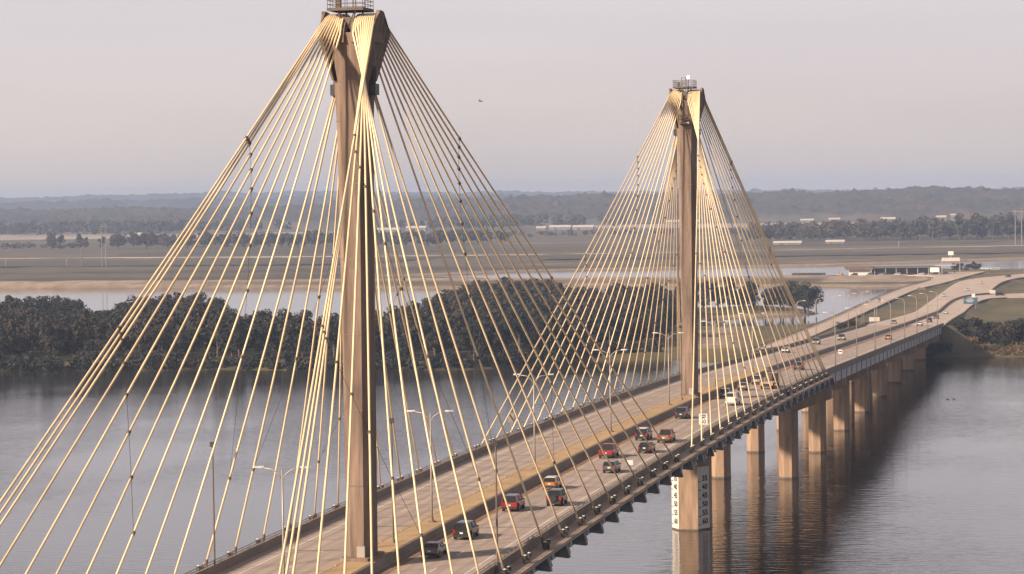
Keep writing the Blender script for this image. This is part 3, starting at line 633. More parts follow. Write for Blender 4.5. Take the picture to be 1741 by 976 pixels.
# floodlight pairs at the cable feet
def flood_proto():
    t = empty('floodlight_pair', (0, 0, 0))
    mb = MB(); mb.box((0, 0, .35), (.5, .55, .7)); mb.tube([(0, -1.1, .5), (0, 1.1, .5)], .06, 6); mb.box((0, -1.0, .25), (.14, .14, .5)); mb.box((0, 1.0, .25), (.14, .14, .5)); mb.build('bracket', 'dark', t)
    for sy in (-1, 1):
        mb = MB(); mb.tube([(0, sy * 1.0, .45), (.0, sy * 1.0, .85)], [.20, .24], 8); l = mb.build('lamp_housing', 'dark', t)
        mb = MB(); mb.ball((0, sy * 1.0, .85), .19, 8, 5, .6); mb.build('lamp_lens', 'lamp', l)
    return t
fp = flood_proto(); first = True; tab = {}
for c in bpy.data.objects:
    if c.parent: tab.setdefault(c.parent.name, []).append(c)
for ti in (0, 1):
    for s in (1, -1):
        for side in (True, False):
            for k in range(0, 9 if side else 11):
                t_, a, _ = CAB[(ti, s, k, side)]
                f = fp if first else copy_tree(fp, None, tab); first = False
                f.location = (a.x + s * .15, a.y, zd(a.y) - .18)
                nm = 'innermost' if k == 0 else (ORD[10 - k])
                tag(f, f'dark twin floodlight at foot of {nm} stay, {tw_names[ti]} tower, {sd_names[s]}, {"outer" if side else "mid-span"} half', 'floodlight', 'twin floodlights along the deck edges')

# ------------------------------------------------------------ street lamps
def double_lamp(spike):
    t = empty('street_lamp')
    mb = MB(); mb.tube([(0, 0, 0), (0, 0, 6), (0, 0, 12.0)], [.13, .10, .07], 8); pole = mb.build('pole', 'pole', t, smooth=True)
    mb = MB(); mb.prism(octo(.8, .8, .15), -.02, .12); mb.tube([(0, 0, .1), (0, 0, .5)], [.25, .15], 8); mb.build('base', 'pole_d', pole)
    if spike: mb = MB(); mb.tube([(0, 0, 12), (0, 0, 15)], [.06, .03], 6); mb.build('mast_tip', 'pole', t)
    for s in (-1, 1):
        pts = [(0, 0, 11.0), (s * .35, 0, 11.6), (s * .9, 0, 12.0), (s * 1.8, 0, 12.15)]
        mb = MB(); mb.tube(pts, .055, 6); arm = mb.build('arm', 'pole', t, smooth=True)
        mb = MB(); mb.loft([[(s * x, w * sy, 12.15 + dz) for sy, dz in ((-1, 0), (1, 0), (1, .1), (0, .16), (-1, .1))] for x, w in ((1.7, .08), (2.0, .17), (2.5, .15), (2.65, .06))]); mb.build('lamp_head', 'lamp', arm)
    return t
def single_lamp():
    t = empty('street_lamp')
    mb = MB(); mb.tube([(0, 0, 0), (0, 0, 10.2), (-.15, 0, 10.9), (-.6, 0, 11.4), (-1.3, 0, 11.6), (-1.8, 0, 11.6)], [.12, .085, .08, .07, .06, .06], 8); pole = mb.build('pole', 'pole', t, smooth=True)
    mb = MB(); mb.prism(octo(.6, .6, .12), -.02, .15); mb.build('base', 'pole_d', pole)
    mb = MB(); mb.loft([[(-x, w * sy, 11.55 + dz) for sy, dz in ((-1, 0), (1, 0), (1, .1), (0, .16), (-1, .1))] for x, w in ((1.7, .08), (2.0, .18), (2.5, .16), (2.65, .06))]); mb.build('lamp_head', 'lamp', t)
    return t
dl0, ds0, sl0 = double_lamp(False), double_lamp(True), single_lamp()
tab = {}
for c in bpy.data.objects:
    if c.parent: tab.setdefault(c.parent.name, []).append(c)
used = set()
def place(proto, loc, rz, label, cat, group):
    if proto.name in used: o_ = copy_tree(proto, None, tab)
    else: o_ = proto; used.add(proto.name)
    o_.location = loc; o_.rotation_euler = (0, 0, rz); tag(o_, label, cat, group); return o_
dlab = {-29: 'double-arm lamp on the median, left of the nearer tower', 29: 'double-arm lamp on the median, first beyond the nearer tower', 87: 'double-arm lamp on the median, second beyond the nearer tower', 145: 'double-arm lamp on the median with a tall mast tip', 203: 'double-arm lamp on the median just before the farther tower', 261: 'double-arm lamp on the median, first beyond the farther tower', 319: 'double-arm lamp on the median, where the stay cables end'}
for y in (-29, 29, 87, 145, 203, 261, 319):
    place(ds0 if y == 145 else dl0, (XC, y, zd(y) + .84), 0, dlab[y], 'street lamp', 'double-arm lamps on the median')
nth = ['first', 'second', 'third', 'fourth', 'fifth', 'sixth', 'seventh', 'eighth', 'ninth', 'tenth']
for i in range(8):
    y = 356 + 54 * i
    place(sl0, (XC + 13.7, y, zd(y) + .8), 0, f'single-arm lamp on the right parapet of the approach, {nth[i]} beyond the stay cables', 'street lamp', 'single-arm lamps along the approach')
    if i > 2: place(sl0, (XC - 13.8, y + 16, zd(y + 16) + .8), math.pi, f'single-arm lamp on the left parapet of the approach, {nth[i - 3]} from the camera', 'street lamp', 'single-arm lamps along the approach')
for i, (x, y) in enumerate([(-17, 800), (-17, 860)]):
    place(sl0, (x, y, heightz(x, y) - .1), math.pi, ['single-arm lamp beside the pale sign on the grass embankment', 'single-arm lamp farther along the grass embankment edge'][i], 'street lamp', 'single-arm lamps along the approach')
# thin floodlight poles around the towers
def fpole(dark):
    t = empty('floodlight_pole'); mb = MB(); mb.tube([(0, 0, 0), (0, 0, 12.6)], [.11, .08], 8); mb.build('pole', 'pole_d' if dark else 'pole', t)
    mb = MB(); mb.box((0, 0, 12.7), (.45, .4, .5)); mb.build('lamp_head', 'dark', t)
    mb = MB(); mb.tube([(0, 0, -.02), (0, 0, .4)], [.3, .16], 8); mb.build('base', 'pole_d', t); return t
f0 = fpole(True); tab[f0.name] = kids(f0)
for x, y, l in [(XC, 11.5, 'thin brown floodlight pole on the median just beyond the nearer tower'), (14.6, -3.8, 'thin brown floodlight pole on the right deck edge near the nearer tower'), (-13.6, -5.8, 'thin brown floodlight pole on the left deck edge near the nearer tower'), (XC, 217.5, 'thin floodlight pole on the median just before the farther tower')]:
    place(f0, (x, y, zd(y) + (.84 if abs(x) < 2 else .05)), 0, l, 'floodlight pole', 'thin floodlight poles around the towers')

# ------------------------------------------------------------ signs
def sign(x, y, z0, h, w, hh, label, m='white', txt=None, two=False, posts=1, cat='road sign'):
    t = empty('road_sign', (x, y, z0), 0, label, cat)
    mb = MB()
    if posts == 1: mb.tube([(0, .05, 0), (0, .05, h)], .05, 6)
    else:
        for sx in (-.35, .35): mb.tube([(w * sx, .08, 0), (w * sx, .08, h)], .09, 6)
    mb.build('post', 'pole', t)
    mb = MB(); mb.box((0, 0, h - hh / 2), (w, .04, hh)); p = mb.build('panel', m, t, bevel=.0)
    if txt:
        n = len(txt)
        for i, (s_, sz, zz) in enumerate(txt): text_mesh(s_, sz, 'lettering', 'black', p, face_matrix((0, -.03, h - hh / 2 + zz), (0, -1, 0)), .012)
    return t, p
YB = 142; sign(XC + 14.3, YB, zd(YB) + .05, 3.7, 1.25, 1.6, 'white speed limit 50 sign on the right railing before the farther tower', txt=[('SPEED', .34, .55), ('LIMIT', .34, .22), ('50', .85, -.38)], cat='speed limit sign')
sign(XC + 14.3, 76, zd(76) + .05, 3.0, .75, .6, 'small blank white sign on the right railing beside the dark sedans')
sign(XC - 14.1, 140, zd(140) + .05, 3.9, .9, 1.4, 'narrow tan sign above the left railing, seen against the river', 'barnw')
t, p = sign(XC + 13.3, 372, zd(372) + .4, 3.3, .9, .9, 'small white and black sign on the right parapet beyond the stay cables'); MB().box((0, -.03, 2.9), (.7, .02, .25)).build('mark', 'black', p)
t, p = sign(9.8, 1062, 4.6, 5.2, 6.4, 3.0, 'large blue guide sign with small white sign above, among the right bank trees', 'blue', posts=2, cat='guide sign')
mb = MB()
for zz, w in ((4.5, 2.2), (3.9, 3.8), (3.2, 2.6)): mb.box((-.4, -.04, zz), (w, .02, .22))
mb.build('lettering_marks', 'white', p); MB().box((1.3, 0, 6.0), (1.5, .05, 1.6)).build('top_panel', 'white', t)
sign(-20, 885, heightz(-20, 885) - .2, 4.6, 4.2, 1.7, 'wide pale cream sign board on the grass embankment', 'roofm', posts=2)
sign(-23.6, 862, heightz(-23.6, 862) - .2, 3.6, 1.7, 2.2, 'small pale sign on a post left of the cream board', 'roofm')
sign(12.6, 1236, 4.9, 2.2, 3.2, 1.9, 'white gore marker panel where the exit road splits off', 'roofm', posts=2)
sign(-30, 1335, heightz(-30, 1335), 1.9, 4.4, 1.2, 'low brown board beside the frontage road', 'brownw', posts=2)
# median barrier beyond the bridge
mb = MB(); Q = resample(smooth_line([((a[0] + b[0]) / 2, a[1]) for a, b in zip(MAIN_R[:8], EXIT_L[:8])]), 60)
mb.loft([[(q.x - .55, q.y, zroad(q.y) + .0), (q.x - .3, q.y, zroad(q.y) + .85), (q.x + .3, q.y, zroad(q.y) + .85), (q.x + .55, q.y, zroad(q.y) + .0)] for q in Q]); o = mb.build('median_barrier', 'barrier'); tag(o, 'brown concrete median barrier curving between the far carriageways', 'barrier')
# guard rail along left edge of frontage road
mb = MB(); Q = resample(smooth_line(FRONT_L[2:10]), 80)
for q in Q: mb.box((q.x - .4, q.y, 4.2), (.2, .2, 1.0))
mb.loft([[(q.x - .35, q.y, 4.4), (q.x - .25, q.y, 4.4), (q.x - .25, q.y, 4.75), (q.x - .35, q.y, 4.75)] for q in Q]); o = mb.build('guard_rail', 'barrier'); tag(o, 'low brown guard rail along the water side of the frontage road', 'guard rail')

# ------------------------------------------------------------ vehicles
PAINT = {}
def paint(name, c, metal=.2): 
    if name not in PAINT:
        PAINT[name] = mat('paint_' + name, c, .38, metal=metal, var=.05, scale=.8, coat=.6)
    return PAINT[name]
def ring(y, wb, wm, wt, zb, zm, zt):   # body cross-section, 12 points
    return [(-wb, y, zb), (-wm, y, zb + (zm - zb) * .35), (-wm, y, zm - (zm - zb) * .12), (-wt, y, zt), (wt, y, zt), (wm, y, zm - (zm - zb) * .12), (wm, y, zb + (zm - zb) * .35), (wb, y, zb)]
SPECS = {  # length, width, height, belt, hood_z ; y positions of (windshield base, roof front, roof rear, rear glass base), bed?
    'sedan': dict(L=4.8, W=1.84, H=1.46, belt=.95, g=(.95, .25, -1.15, -1.85), hood=.92, deck=1.02),
    'suv': dict(L=4.8, W=1.96, H=1.82, belt=1.12, g=(1.15, .55, -2.0, -2.3), hood=1.08, deck=1.12),
    'hatch': dict(L=4.3, W=1.8, H=1.55, belt=.98, g=(1.1, .4, -1.6, -2.0), hood=.95, deck=1.0),
    'pickup': dict(L=5.7, W=2.0, H=1.88, belt=1.15, g=(1.25, .65, -.75, -.95), hood=1.12, deck=1.15),
    'van': dict(L=5.6, W=2.02, H=2.2, belt=1.25, g=(2.0, 1.35, -2.6, -2.72), hood=1.25, deck=1.25),
    'jeep': dict(L=4.3, W=1.9, H=1.88, belt=1.15, g=(.75, .6, -1.85, -1.98), hood=1.1, deck=1.15)}
PROTO = {}
def car_proto(kind, colr, roofc=None):
    S = SPECS[kind]; L, Wd, H, belt = S['L'] / 2, S['W'] / 2, S['H'], S['belt']; g = S['g']; pm = PAINT[colr]
    t = empty({'sedan': 'sedan', 'suv': 'suv', 'hatch': 'hatchback', 'pickup': 'pickup_truck', 'van': 'van', 'jeep': 'off_road_car'}[kind])
    mb = MB(); st = []
    for y, k, zt in [(-L, .90, S['deck'] - .12), (-L + .12, .97, S['deck']), (-L + .9, 1, S['deck']), (g[3] + .05, 1, S['deck'] if kind != 'sedan' else belt + .04), (0, 1, belt), (g[0], 1, S['hood'] + .02), (L - .7, .98, S['hood'] - .06), (L - .15, .93, S['hood'] - .16), (L, .84, S['hood'] - .32)]:
        st.append(ring(y, Wd * k * .9, Wd * k, Wd * k * .93, .30, zt, zt))
    mb.loft(st); body = mb.build('body', pm, t, bevel=.06)
    # glasshouse
    tw = Wd * .74; bw = Wd * .91
    gl = [[(-bw, g[3], belt - .02), (bw, g[3], belt - .02), (tw, g[2], H - .05), (-tw, g[2], H - .05)], [(-bw, g[0], belt - .02), (bw, g[0], belt - .02), (tw, g[1], H - .05), (-tw, g[1], H - .05)]]
    MB().loft(gl).build('windows', 'glass', t)
    mb = MB(); mb.loft([[(-tw - .02, y, H - .07), (tw + .02, y, H - .07), (tw - .1, y, H + dz), (-tw + .1, y, H + dz)] for y, dz in ((g[2] - .05, -.02), (g[2] + .3, .02), ((g[1] + g[2]) / 2, .04), (g[1] + .05, -.01))])
    rf = mb.build('roof', PAINT[roofc] if roofc else pm, t, bevel=.03)
    mb = MB()
    for s in (-1, 1):
        for ya, yb in ((g[0], g[1]), (g[3], g[2])): mb.tube([(s * (bw + .01), ya, belt), (s * (tw + .015), yb, H - .04)], .05, 5)
        ym = (g[1] + g[2]) / 2; mb.tube([(s * (bw + .01), ym, belt), (s * (tw + .015), ym, H - .04)], .045, 5)
    mb.build('pillars', pm, rf)
    if kind == 'van':
        mb = MB()
        for s in (-1, 1): mb.loft([[(s * (bw + .0), y, belt), (s * (bw + .03), y, belt), (s * (tw + .03), y, H - .06), (s * tw, y, H - .06)] for y in (g[3] + .1, -.2)])
        mb.box((0, g[3] - .0, belt + .12), (1.7, .06, .3)); mb.build('side_panels', pm, t)
    if kind == 'pickup':
        mb = MB(); mb.box((0, (g[3] - L) / 2 + .02, belt + .005), (Wd * 1.6, L + g[3] - .35, .02)); mb.build('cargo_bed', 'tyre', t)
    # wheels
    r = .36 if kind in ('sedan', 'hatch') else .40
    for s in (-1, 1):
        for y in (L - .95, -L + .95):
            mb = MB(); mb.tube([(s * (Wd - .24), y, r), (s * (Wd + .01), y, r)], r, 14); w = mb.build('wheel', 'tyre', t)
            mb = MB(); mb.tube([(s * (Wd - .1), y, r), (s * (Wd + .02), y, r)], r * .62, 10); mb.build('rim', 'rim', w)
        mb = MB(); mb.box((s * (Wd * .80), -L + .02, belt - .17), (.26, .10, .24 if kind in ('sedan', 'hatch') else .42)); mb.build('tail_light', 'red_l', t)
        mb = MB(); mb.box((s * (Wd * .68), L - .07, S['hood'] - .30), (.36, .2, .16)); mb.build('headlight', 'head_l', t)
        mb = MB(); mb.box((s * (Wd + .09), g[0] - .25, belt + .06), (.2, .12, .15)); mb.build('mirror', pm, t)
    mb = MB(); mb.box((0, -L - .02, .46), (Wd * 1.8, .16, .24)); mb.build('bumper', 'tyre' if kind != 'van' else 'rim', t, bevel=.04); MB().box((0, L - .02, .44), (Wd * 1.7, .2, .24)).build('bumper', 'tyre', t)
    MB().box((0, -L - .02, .78), (.34, .05, .17)).build('plate', 'white', t)
    if kind == 'jeep': mb = MB(); mb.tube([(0, -L - .22, .98), (0, -L, .98)], .38, 14); mb.build('spare_wheel', 'tyre', t)
    return t
paint('black', (.012, .012, .014)); paint('red', (.24, .018, .014)); paint('gold', (.22, .11, .04)); paint('white', (.55, .54, .53), 0); paint('silver', (.28, .28, .29), .5); paint('grey', (.10, .10, .11), .4); paint('teal', (.02, .045, .055)); paint('orange', (.38, .16, .04))
def car(kind, colr, x, y, away, label, roofc=None, z=None, rz=0, cat='car'):
    key = (kind, colr, roofc)
    pitch = math.atan((zd(y + 2) - zd(y - 2)) / 4) if y < 764 else 0
    if key not in PROTO: o_ = PROTO[key] = car_proto(*key); tab[o_.name] = kids(o_); [tab.__setitem__(c.name, kids(c)) for c in tab[o_.name]]
    else: o_ = copy_tree(PROTO[key], None, tab)
    zz = (zd(y) if y < 764 else zroad(y)) if z is None else z
    o_.location = (x, y, zz + .01); o_.rotation_euler = (pitch if away else -pitch, 0, (0 if away else math.pi) + rz)
    tag(o_, label, cat, 'vehicles crossing the bridge'); return o_
DX = .15
car('suv', 'black', 5.6, 22.5, True, 'black suv nearest the camera, left lane of the right carriageway')
car('sedan', 'grey', 5.5, 8, True, 'dark sedan at the bottom edge of the photo behind the black suv')
car('suv', 'red', 5.5, 48, True, 'red suv in the left lane beyond the nearest black suv', 'black')
car('jeep', 'black', 9.6, 53.5, True, 'black boxy off-road car with rear spare wheel in the right lane')
car('hatch', 'orange', 5.7, 71, True, 'orange-brown hatchback with white roof ahead of the black off-road car', 'white')
car('pickup', 'red', 5.6, 112.5, True, 'bright red pickup truck in the left lane', None, cat='pickup truck')
car('hatch', 'grey', 9.6, 91.5, True, 'dark grey hatchback with pale roof in the right lane below the red pickup', 'silver')
car('suv', 'black', 5.9, 141, True, 'black suv with white roof in the left lane beside the black sedan', 'white')
car('sedan', 'black', 9.7, 120, True, 'black sedan close behind the gold pickup in the right lane')
car('pickup', 'gold', 9.8, 137.5, True, 'gold-brown pickup truck in the right lane ahead of the black sedan', None, cat='pickup truck')
car('suv', 'teal', 5.4, 184, True, 'dark teal suv alone in the left lane before the farther tower')
car('van', 'white', 9.3, 217, True, 'white van with two rear windows below the farther tower stays', None, cat='van')
car('suv', 'grey', 5.6, 236, True, 'dark suv half hidden behind the white van', 'silver')
car('sedan', 'silver', 5.5, 262, True, 'silver sedan ahead of the white van, behind the grey car')
car('suv', 'silver', 5.5, 284, True, 'silver suv beside the flatbed truck')
car('suv', 'grey', 6.5, 351, True, 'dark grey suv alone where the stay cables end')
car('hatch', 'orange', 8.6, 581, True, 'orange-brown car on the approach in the right carriageway')
car('sedan', 'white', 6.5, 756, True, 'white sedan at the far end of the bridge, right carriageway')
car('suv', 'black', 6.4, 812, True, 'black suv beyond the bridge end, nearer of two dark ones')
car('suv', 'grey', 5.4, 872, True, 'dark suv beyond the bridge end, farther of two dark ones')
car('sedan', 'white', 3.4, 975, True, 'white sedan farther along the road ahead of the two dark suvs', z=zroad(975))
car('sedan', 'white', -9.2, 467, False, 'white oncoming car on the left carriageway behind the stays')
car('suv', 'silver', -8.4, 538, False, 'silver oncoming suv with dark grille just past the stay bundle')
car('pickup', 'silver', -4.9, 578, False, 'silver oncoming pickup truck in the inner lane of the left carriageway', None, cat='pickup truck')
car('sedan', 'silver', -5.2, 790, False, 'silver oncoming car near the bridge end')
car('sedan', 'white', -10.5, 1207, False, 'white oncoming car where the road widens, nearest of three', z=5)
car('sedan', 'white', -2.7, 1291, False, 'white oncoming car in the wide paved area, middle of three', z=5)
car('hatch', 'white', 0.2, 1396, False, 'white oncoming car in the wide paved area, farthest of three', z=5)
car('suv', 'grey', 10.5, 1519, False, 'dark car on the distant road bend at the right edge', z=5, rz=-.5)
car('suv', 'black', 17.5, 1212, True, 'dark car on the exit road beyond the white gore panel', z=5, rz=-1.2)
car('sedan', 'silver', -40.9, 1177, False, 'silver car alone on the frontage road', z=4.0)
# flatbed lorry
t = empty('flatbed_truck', (XC + 9.2, 270, zd(270) + .01), 0, 'brown flatbed truck with a dark lattice headboard and row of red rear lights', 'truck', 'vehicles crossing the bridge')
t.rotation_euler = (math.atan((zd(272) - zd(268)) / 4), 0, 0)
MB().box((0, -1, 1.15), (2.5, 8.4, .22)).build('flat_bed', 'ledge', t, bevel=.03)
mb = MB(); mb.loft([[(-1.2, y, .7), (1.2, y, .7), (1.15, y, zt), (-1.15, y, zt)] for y, zt in ((3.6, 2.7), (5.0, 2.75), (5.4, 2.0), (6.6, 1.7), (6.7, .9))]); cabo = mb.build('cab', paint('brown', (.14, .075, .04)), t, bevel=.08)
MB().loft([[(-1.1, 5.02, 1.9), (1.1, 5.02, 1.9), (1.0, 5.0, 2.6), (-1.0, 5.0, 2.6)], [(-1.1, 5.42, 1.9), (1.1, 5.42, 1.9), (1.0, 5.1, 2.6), (-1.0, 5.1, 2.6)]]).build('windshield', 'glass', cabo)
MB().box((0, 3.58, 2.2), (1.4, .04, .5)).build('rear_window', 'glass', cabo)
mb = MB()
for z in (1.4, 2.0, 2.6, 3.2): mb.box((0, 3.25, z), (2.4, .12, .1))
for x in (-1.15, -.4, .4, 1.15): mb.box((x, 3.25, 2.25), (.1, .12, 2.0))
mb.box((1.1, 2.0, 2.0), (.1, 2.4, 1.3)); mb.box((-.2, 1.6, 1.9), (1.2, 1.4, 1.2)); mb.build('headboard', 'rust', t)
for s in (-1, 1):
    for y in (-3.9, -2.8, 5.3):
        mb = MB(); mb.tube([(s * .75, y, .5), (s * 1.2, y, .5)], .5, 14); w = mb.build('wheel', 'tyre', t); MB().tube([(s * 1.0, y, .5), (s * 1.22, y, .5)], .26, 10).build('rim', 'rim', w)
    MB().box((s * .95, -5.24, .86), (.5, .1, .28)).build('tail_light', 'amber', t)
MB().box((0, -5.2, .75), (2.4, .1, .5)).build('rear_bumper', 'tyre', t)

# ------------------------------------------------------------ trees
def crown_arrays(h, w, nq, leaf, seed, base=.22):
    g = np.random.default_rng(seed); nc = int(g.integers(11, 17))
    C_ = []
    for i in range(nc):
        a = g.uniform(0, 2 * math.pi); zz = g.uniform(base + .10, .93); rad = w / 2 * math.sqrt(max(0, 1 - ((zz - .5) / .56) ** 2)) * g.uniform(.2, .78)
        C_.append((rad * math.cos(a), rad * math.sin(a), zz * h, w * g.uniform(.15, .27)))
    C_ = np.array(C_); k = g.integers(0, nc, nq); d = g.normal(size=(nq, 3)); d /= np.linalg.norm(d, axis=1)[:, None]
    rr = g.uniform(.55, 1.05, nq) ** .6; P = C_[k, :3] + d * (C_[k, 3] * rr)[:, None] * np.array([1, 1, .82])
    n_ = d + g.normal(size=(nq, 3)) * .55; n_ /= np.linalg.norm(n_, axis=1)[:, None]
    u = np.cross(n_, g.normal(size=(nq, 3))); u /= np.linalg.norm(u, axis=1)[:, None]; v = np.cross(n_, u)
    sz = leaf * g.uniform(.6, 1.3, nq)[:, None] / 2
    q = np.stack([P - u * sz - v * sz * .7, P + u * sz - v * sz * .7, P + u * sz * .6 + v * sz, P - u * sz * .6 + v * sz], 1)
    return q.reshape(-1, 3), C_
def crown_mesh(name, h, w, nq, leaf, seed, m):
    V, C_ = crown_arrays(h, w, nq, leaf, seed); return np_mesh(name, V, np.arange(len(V)).reshape(-1, 4), m), C_
def trunk_mb(h, w, C_, thin=1.0):
    mb = MB(); mb.tube([(0, 0, -.5), (.1, .05, h * .3), (0, .1, h * .62), (.05, 0, h * .85)], [.028 * h * thin, .02 * h * thin, .012 * h * thin, .004 * h], 7)
    for c in C_[:7]: mb.tube([(0, .05, min(c[2] * .62, h * .6)), (c[0] * .5, c[1] * .5, c[2] * .82), (c[0], c[1], c[2])], [.01 * h, .007 * h, .003 * h], 5)
    return mb
PROT = []
for i in range(9):
    h = [15, 17, 13, 18, 16, 14, 19, 12, 16][i]; w = [9.5, 10, 9, 8.5, 11, 10, 9, 9, 12][i]
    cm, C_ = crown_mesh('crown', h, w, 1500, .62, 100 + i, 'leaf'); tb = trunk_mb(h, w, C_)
    o = tb.build('trunk', 'bark', None); tm = o.data; bpy.data.objects.remove(o); PROT.append((cm, tm, h, w))
FPROT = []
for i in range(5):
    h = [14, 16, 12, 15, 13][i]; w = [11, 12, 10, 14, 10][i]
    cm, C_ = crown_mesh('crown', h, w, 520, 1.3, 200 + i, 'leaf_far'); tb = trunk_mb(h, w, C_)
    o = tb.build('trunk', 'bark', None); tm = o.data; bpy.data.objects.remove(o); FPROT.append((cm, tm, h, w))
def tree(x, y, z, pr, s, sxy, label, group, name='tree', cat='tree', trunk=True):
    t = empty(name, (x, y, z), random.uniform(0, 6.28), label, cat, group); t.scale = (s * sxy, s * sxy, s)
    c = bpy.data.objects.new('crown', pr[0]); col.objects.link(c); c.parent = t
    if trunk: b = bpy.data.objects.new('trunk', pr[1]); col.objects.link(b); b.parent = t
    return t
WOOD = [(-90, 775), (-112, 760), (-128, 722), (-145, 703), (-184, 698), (-228, 706), (-270, 701), (-312, 697), (-450, 690), (-620, 680), (-620, 1040), (-418, 1040), (-395, 1000), (-372, 900), (-350, 890), (-330, 905), (-350, 960), (-386, 1010), (-385, 1085), (-345, 1050), (-318, 960), (-262, 822), (-221, 800), (-206, 822), (-224, 950), (-245, 1090), (-248, 1225), (-212, 1215), (-196, 1140), (-172, 1060), (-168, 1118), (-130, 1120), (-122, 1075), (-118, 1000), (-104, 900)]
def wood_points(step, jit):
    res = []; y = 660
    while y < 1240:
        x = -620
        while x < -85:
            px, py = x + random.uniform(-jit, jit), y + random.uniform(-jit, jit)
            d = inside(WOOD, px, py)
            if d > 0 and random.random() > .06: res.append((px, py, d))
            x += step
        y += step
    return res
pts = wood_points(9.0, 3.4)
pts.sort(key=lambda p: (p[2] > 10, p[1]))
def in_view(x, y): return -0.415 * (y + 280) + 60 < x
vis = [p for p in pts if in_view(p[0], p[1])]
edge = [p for p in vis if p[2] < 13][:140]; rest_v = [p for p in vis if p not in edge]
random.shuffle(rest_v); extra = rest_v[:60]; chosen = edge + extra; stuffp = rest_v[60:]
sx_ = lambda x, y: (x - 73.7) / (y + 280)
order = {id(p): i + 1 for i, p in enumerate(sorted(edge, key=lambda p: sx_(p[0], p[1])))}
order2 = {id(p): i + 1 for i, p in enumerate(sorted(extra, key=lambda p: sx_(p[0], p[1])))}
for i, P_ in enumerate(chosen):
    x, y, d = P_; lab = f'dark olive-brown tree on the rim of the island wood, {nth_word(order[id(P_)])} from the left' if id(P_) in order else f'dark crown rising inside the island wood, {nth_word(order2[id(P_)])} from the left'
    pr = random.choice(PROT); s = random.uniform(.72, 1.0) * (.92 if d < 6 else 1) * (.86 if x < -330 else 1)
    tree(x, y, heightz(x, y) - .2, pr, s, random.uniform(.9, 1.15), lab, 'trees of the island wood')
# low willow scrub along the island front
V = []
for j, (x, y, d) in enumerate(stuffp):
    h = random.uniform(10, 15) * (.88 if x < -330 else 1); w = random.uniform(8.5, 11); v, _ = crown_arrays(h, w, 420, 1.05, 1000 + j); V.append(v + np.array([x, y, heightz(x, y)]))
if V:
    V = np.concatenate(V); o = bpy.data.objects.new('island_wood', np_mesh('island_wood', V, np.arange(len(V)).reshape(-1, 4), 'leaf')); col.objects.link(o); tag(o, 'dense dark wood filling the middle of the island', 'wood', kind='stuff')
V = []
sh = [(-90, 765), (-112, 752), (-128, 716), (-146, 696), (-184, 691), (-228, 699), (-270, 694), (-312, 689), (-450, 681), (-560, 675)]
for q in resample(sh, 230):
    x, y = q.x + random.uniform(-2, 2), q.y + random.uniform(-5, 5); v, _ = crown_arrays(random.uniform(2.5, 6.0), random.uniform(5, 8), 160, .8, random.randint(0, 99999), base=0); V.append(v + np.array([x, y, .3]))
V = np.concatenate(V); o = bpy.data.objects.new('shore_scrub', np_mesh('shore_scrub', V, np.arange(len(V)).reshape(-1, 4), 'leaf')); col.objects.link(o); tag(o, 'low dark scrub hanging over the island shore', 'scrub', kind='stuff')
# trees on the grassy strip behind the pond
STRIP = sorted([(-130, 1142, .8), (-123, 1138, .75), (-117, 1140, .7), (-110, 1126, .85), (-103, 1124, .75), (-98, 1118, .8), (-88, 1120, .7), (-83, 1122, .78), (-77, 1112, .85), (-72, 1118, .95), (-71, 1104, .8), (-66, 1112, .75), (-126, 1150, .85), (-120, 1156, .8), (-113, 1150, .85), (-106, 1146, .8), (-100, 1142, .85), (-93, 1134, .8), (-86, 1138, .8), (-80, 1134, .75)], key=lambda p: (p[0] - 73.7) / (p[1] + 280))
for i, (x, y, s) in enumerate(STRIP):
    tree(x, y, 1.5, PROT[i % 9], s, 1.25, f'dark tree on the narrow grass strip behind the pond, {nth_word(STRIP.index((x, y, s)) + 1)} from the left', 'trees on the pond strip')
tree(-65.5, 1070, 1.5, PROT[4], .80, 1.1, 'broad dark tree at the tip of the pond strip beside the outer stay bundle', 'trees on the pond strip')
# trees at the right bank
BP = []
for i in range(3):
    cm, C_ = None, None; V_, C_ = crown_arrays(7, 9.5, 2600, .5, 400 + i, base=-.1); cm = np_mesh('crown', V_, np.arange(len(V_)).reshape(-1, 4), 'leaf')
    o = trunk_mb(7, 9, C_, 1.4).build('trunk', 'bark', None); tm = o.data; bpy.data.objects.remove(o); BP.append((cm, tm, 7, 9.5))
RB = [(17, 795, 1.1), (23, 790, 1.25), (29, 800, 1.1), (35, 792, 1.3), (41, 800, 1.25), (47, 790, 1.2), (53, 800, 1.1), (60, 795, 1.1), (15, 778, .8), (20, 772, .75), (27, 776, .9), (34, 774, .7), (16.5, 765, .55), (44, 776, .7)]
for i, (x, y, s) in enumerate(sorted(RB)):
    tree(x, y, min(heightz(x, y) - .3, 3.6), BP[i % 3], s, 1.1, f'rounded dark bushy tree on the right bank by the bridge end, {nth_word(i + 1)} from the left', 'bushy trees on the right bank')
for i, (x, y, s) in enumerate([(-31, 1700, .42), (-27.5, 1702, .4), (-23, 1712, .42), (-19.5, 1716, .42), (-16.5, 1718, .38)]):
    tree(x, y, 3, PROT[i], s, 1.5, f'round dark bush behind the low station building, {nth[i]} from the left', 'bushes near the station', 'bush', 'bush', False)
for i, (x, y, s) in enumerate([(13.5, 757, .5), (10, 752, .45), (15.5, 757.5, .6), (5, 753, .5)]): tree(x, y, .8, BP[i % 3], s, 1.2, f'low dark bush at the foot of the bridge abutment, {nth_word(i + 1)} of four', 'bushes under the bridge end', 'bush', 'bush')
V = []
for k in range(420):
    x, y = random.uniform(6, 75), random.uniform(757, 775 if k % 3 else 815)
    v, _ = crown_arrays(random.uniform(.8, 2.2), random.uniform(2, 5), 50, .45, random.randint(0, 99999), base=-.1); V.append(v + np.array([x, y, min(heightz(x, y), 5) - .1]))
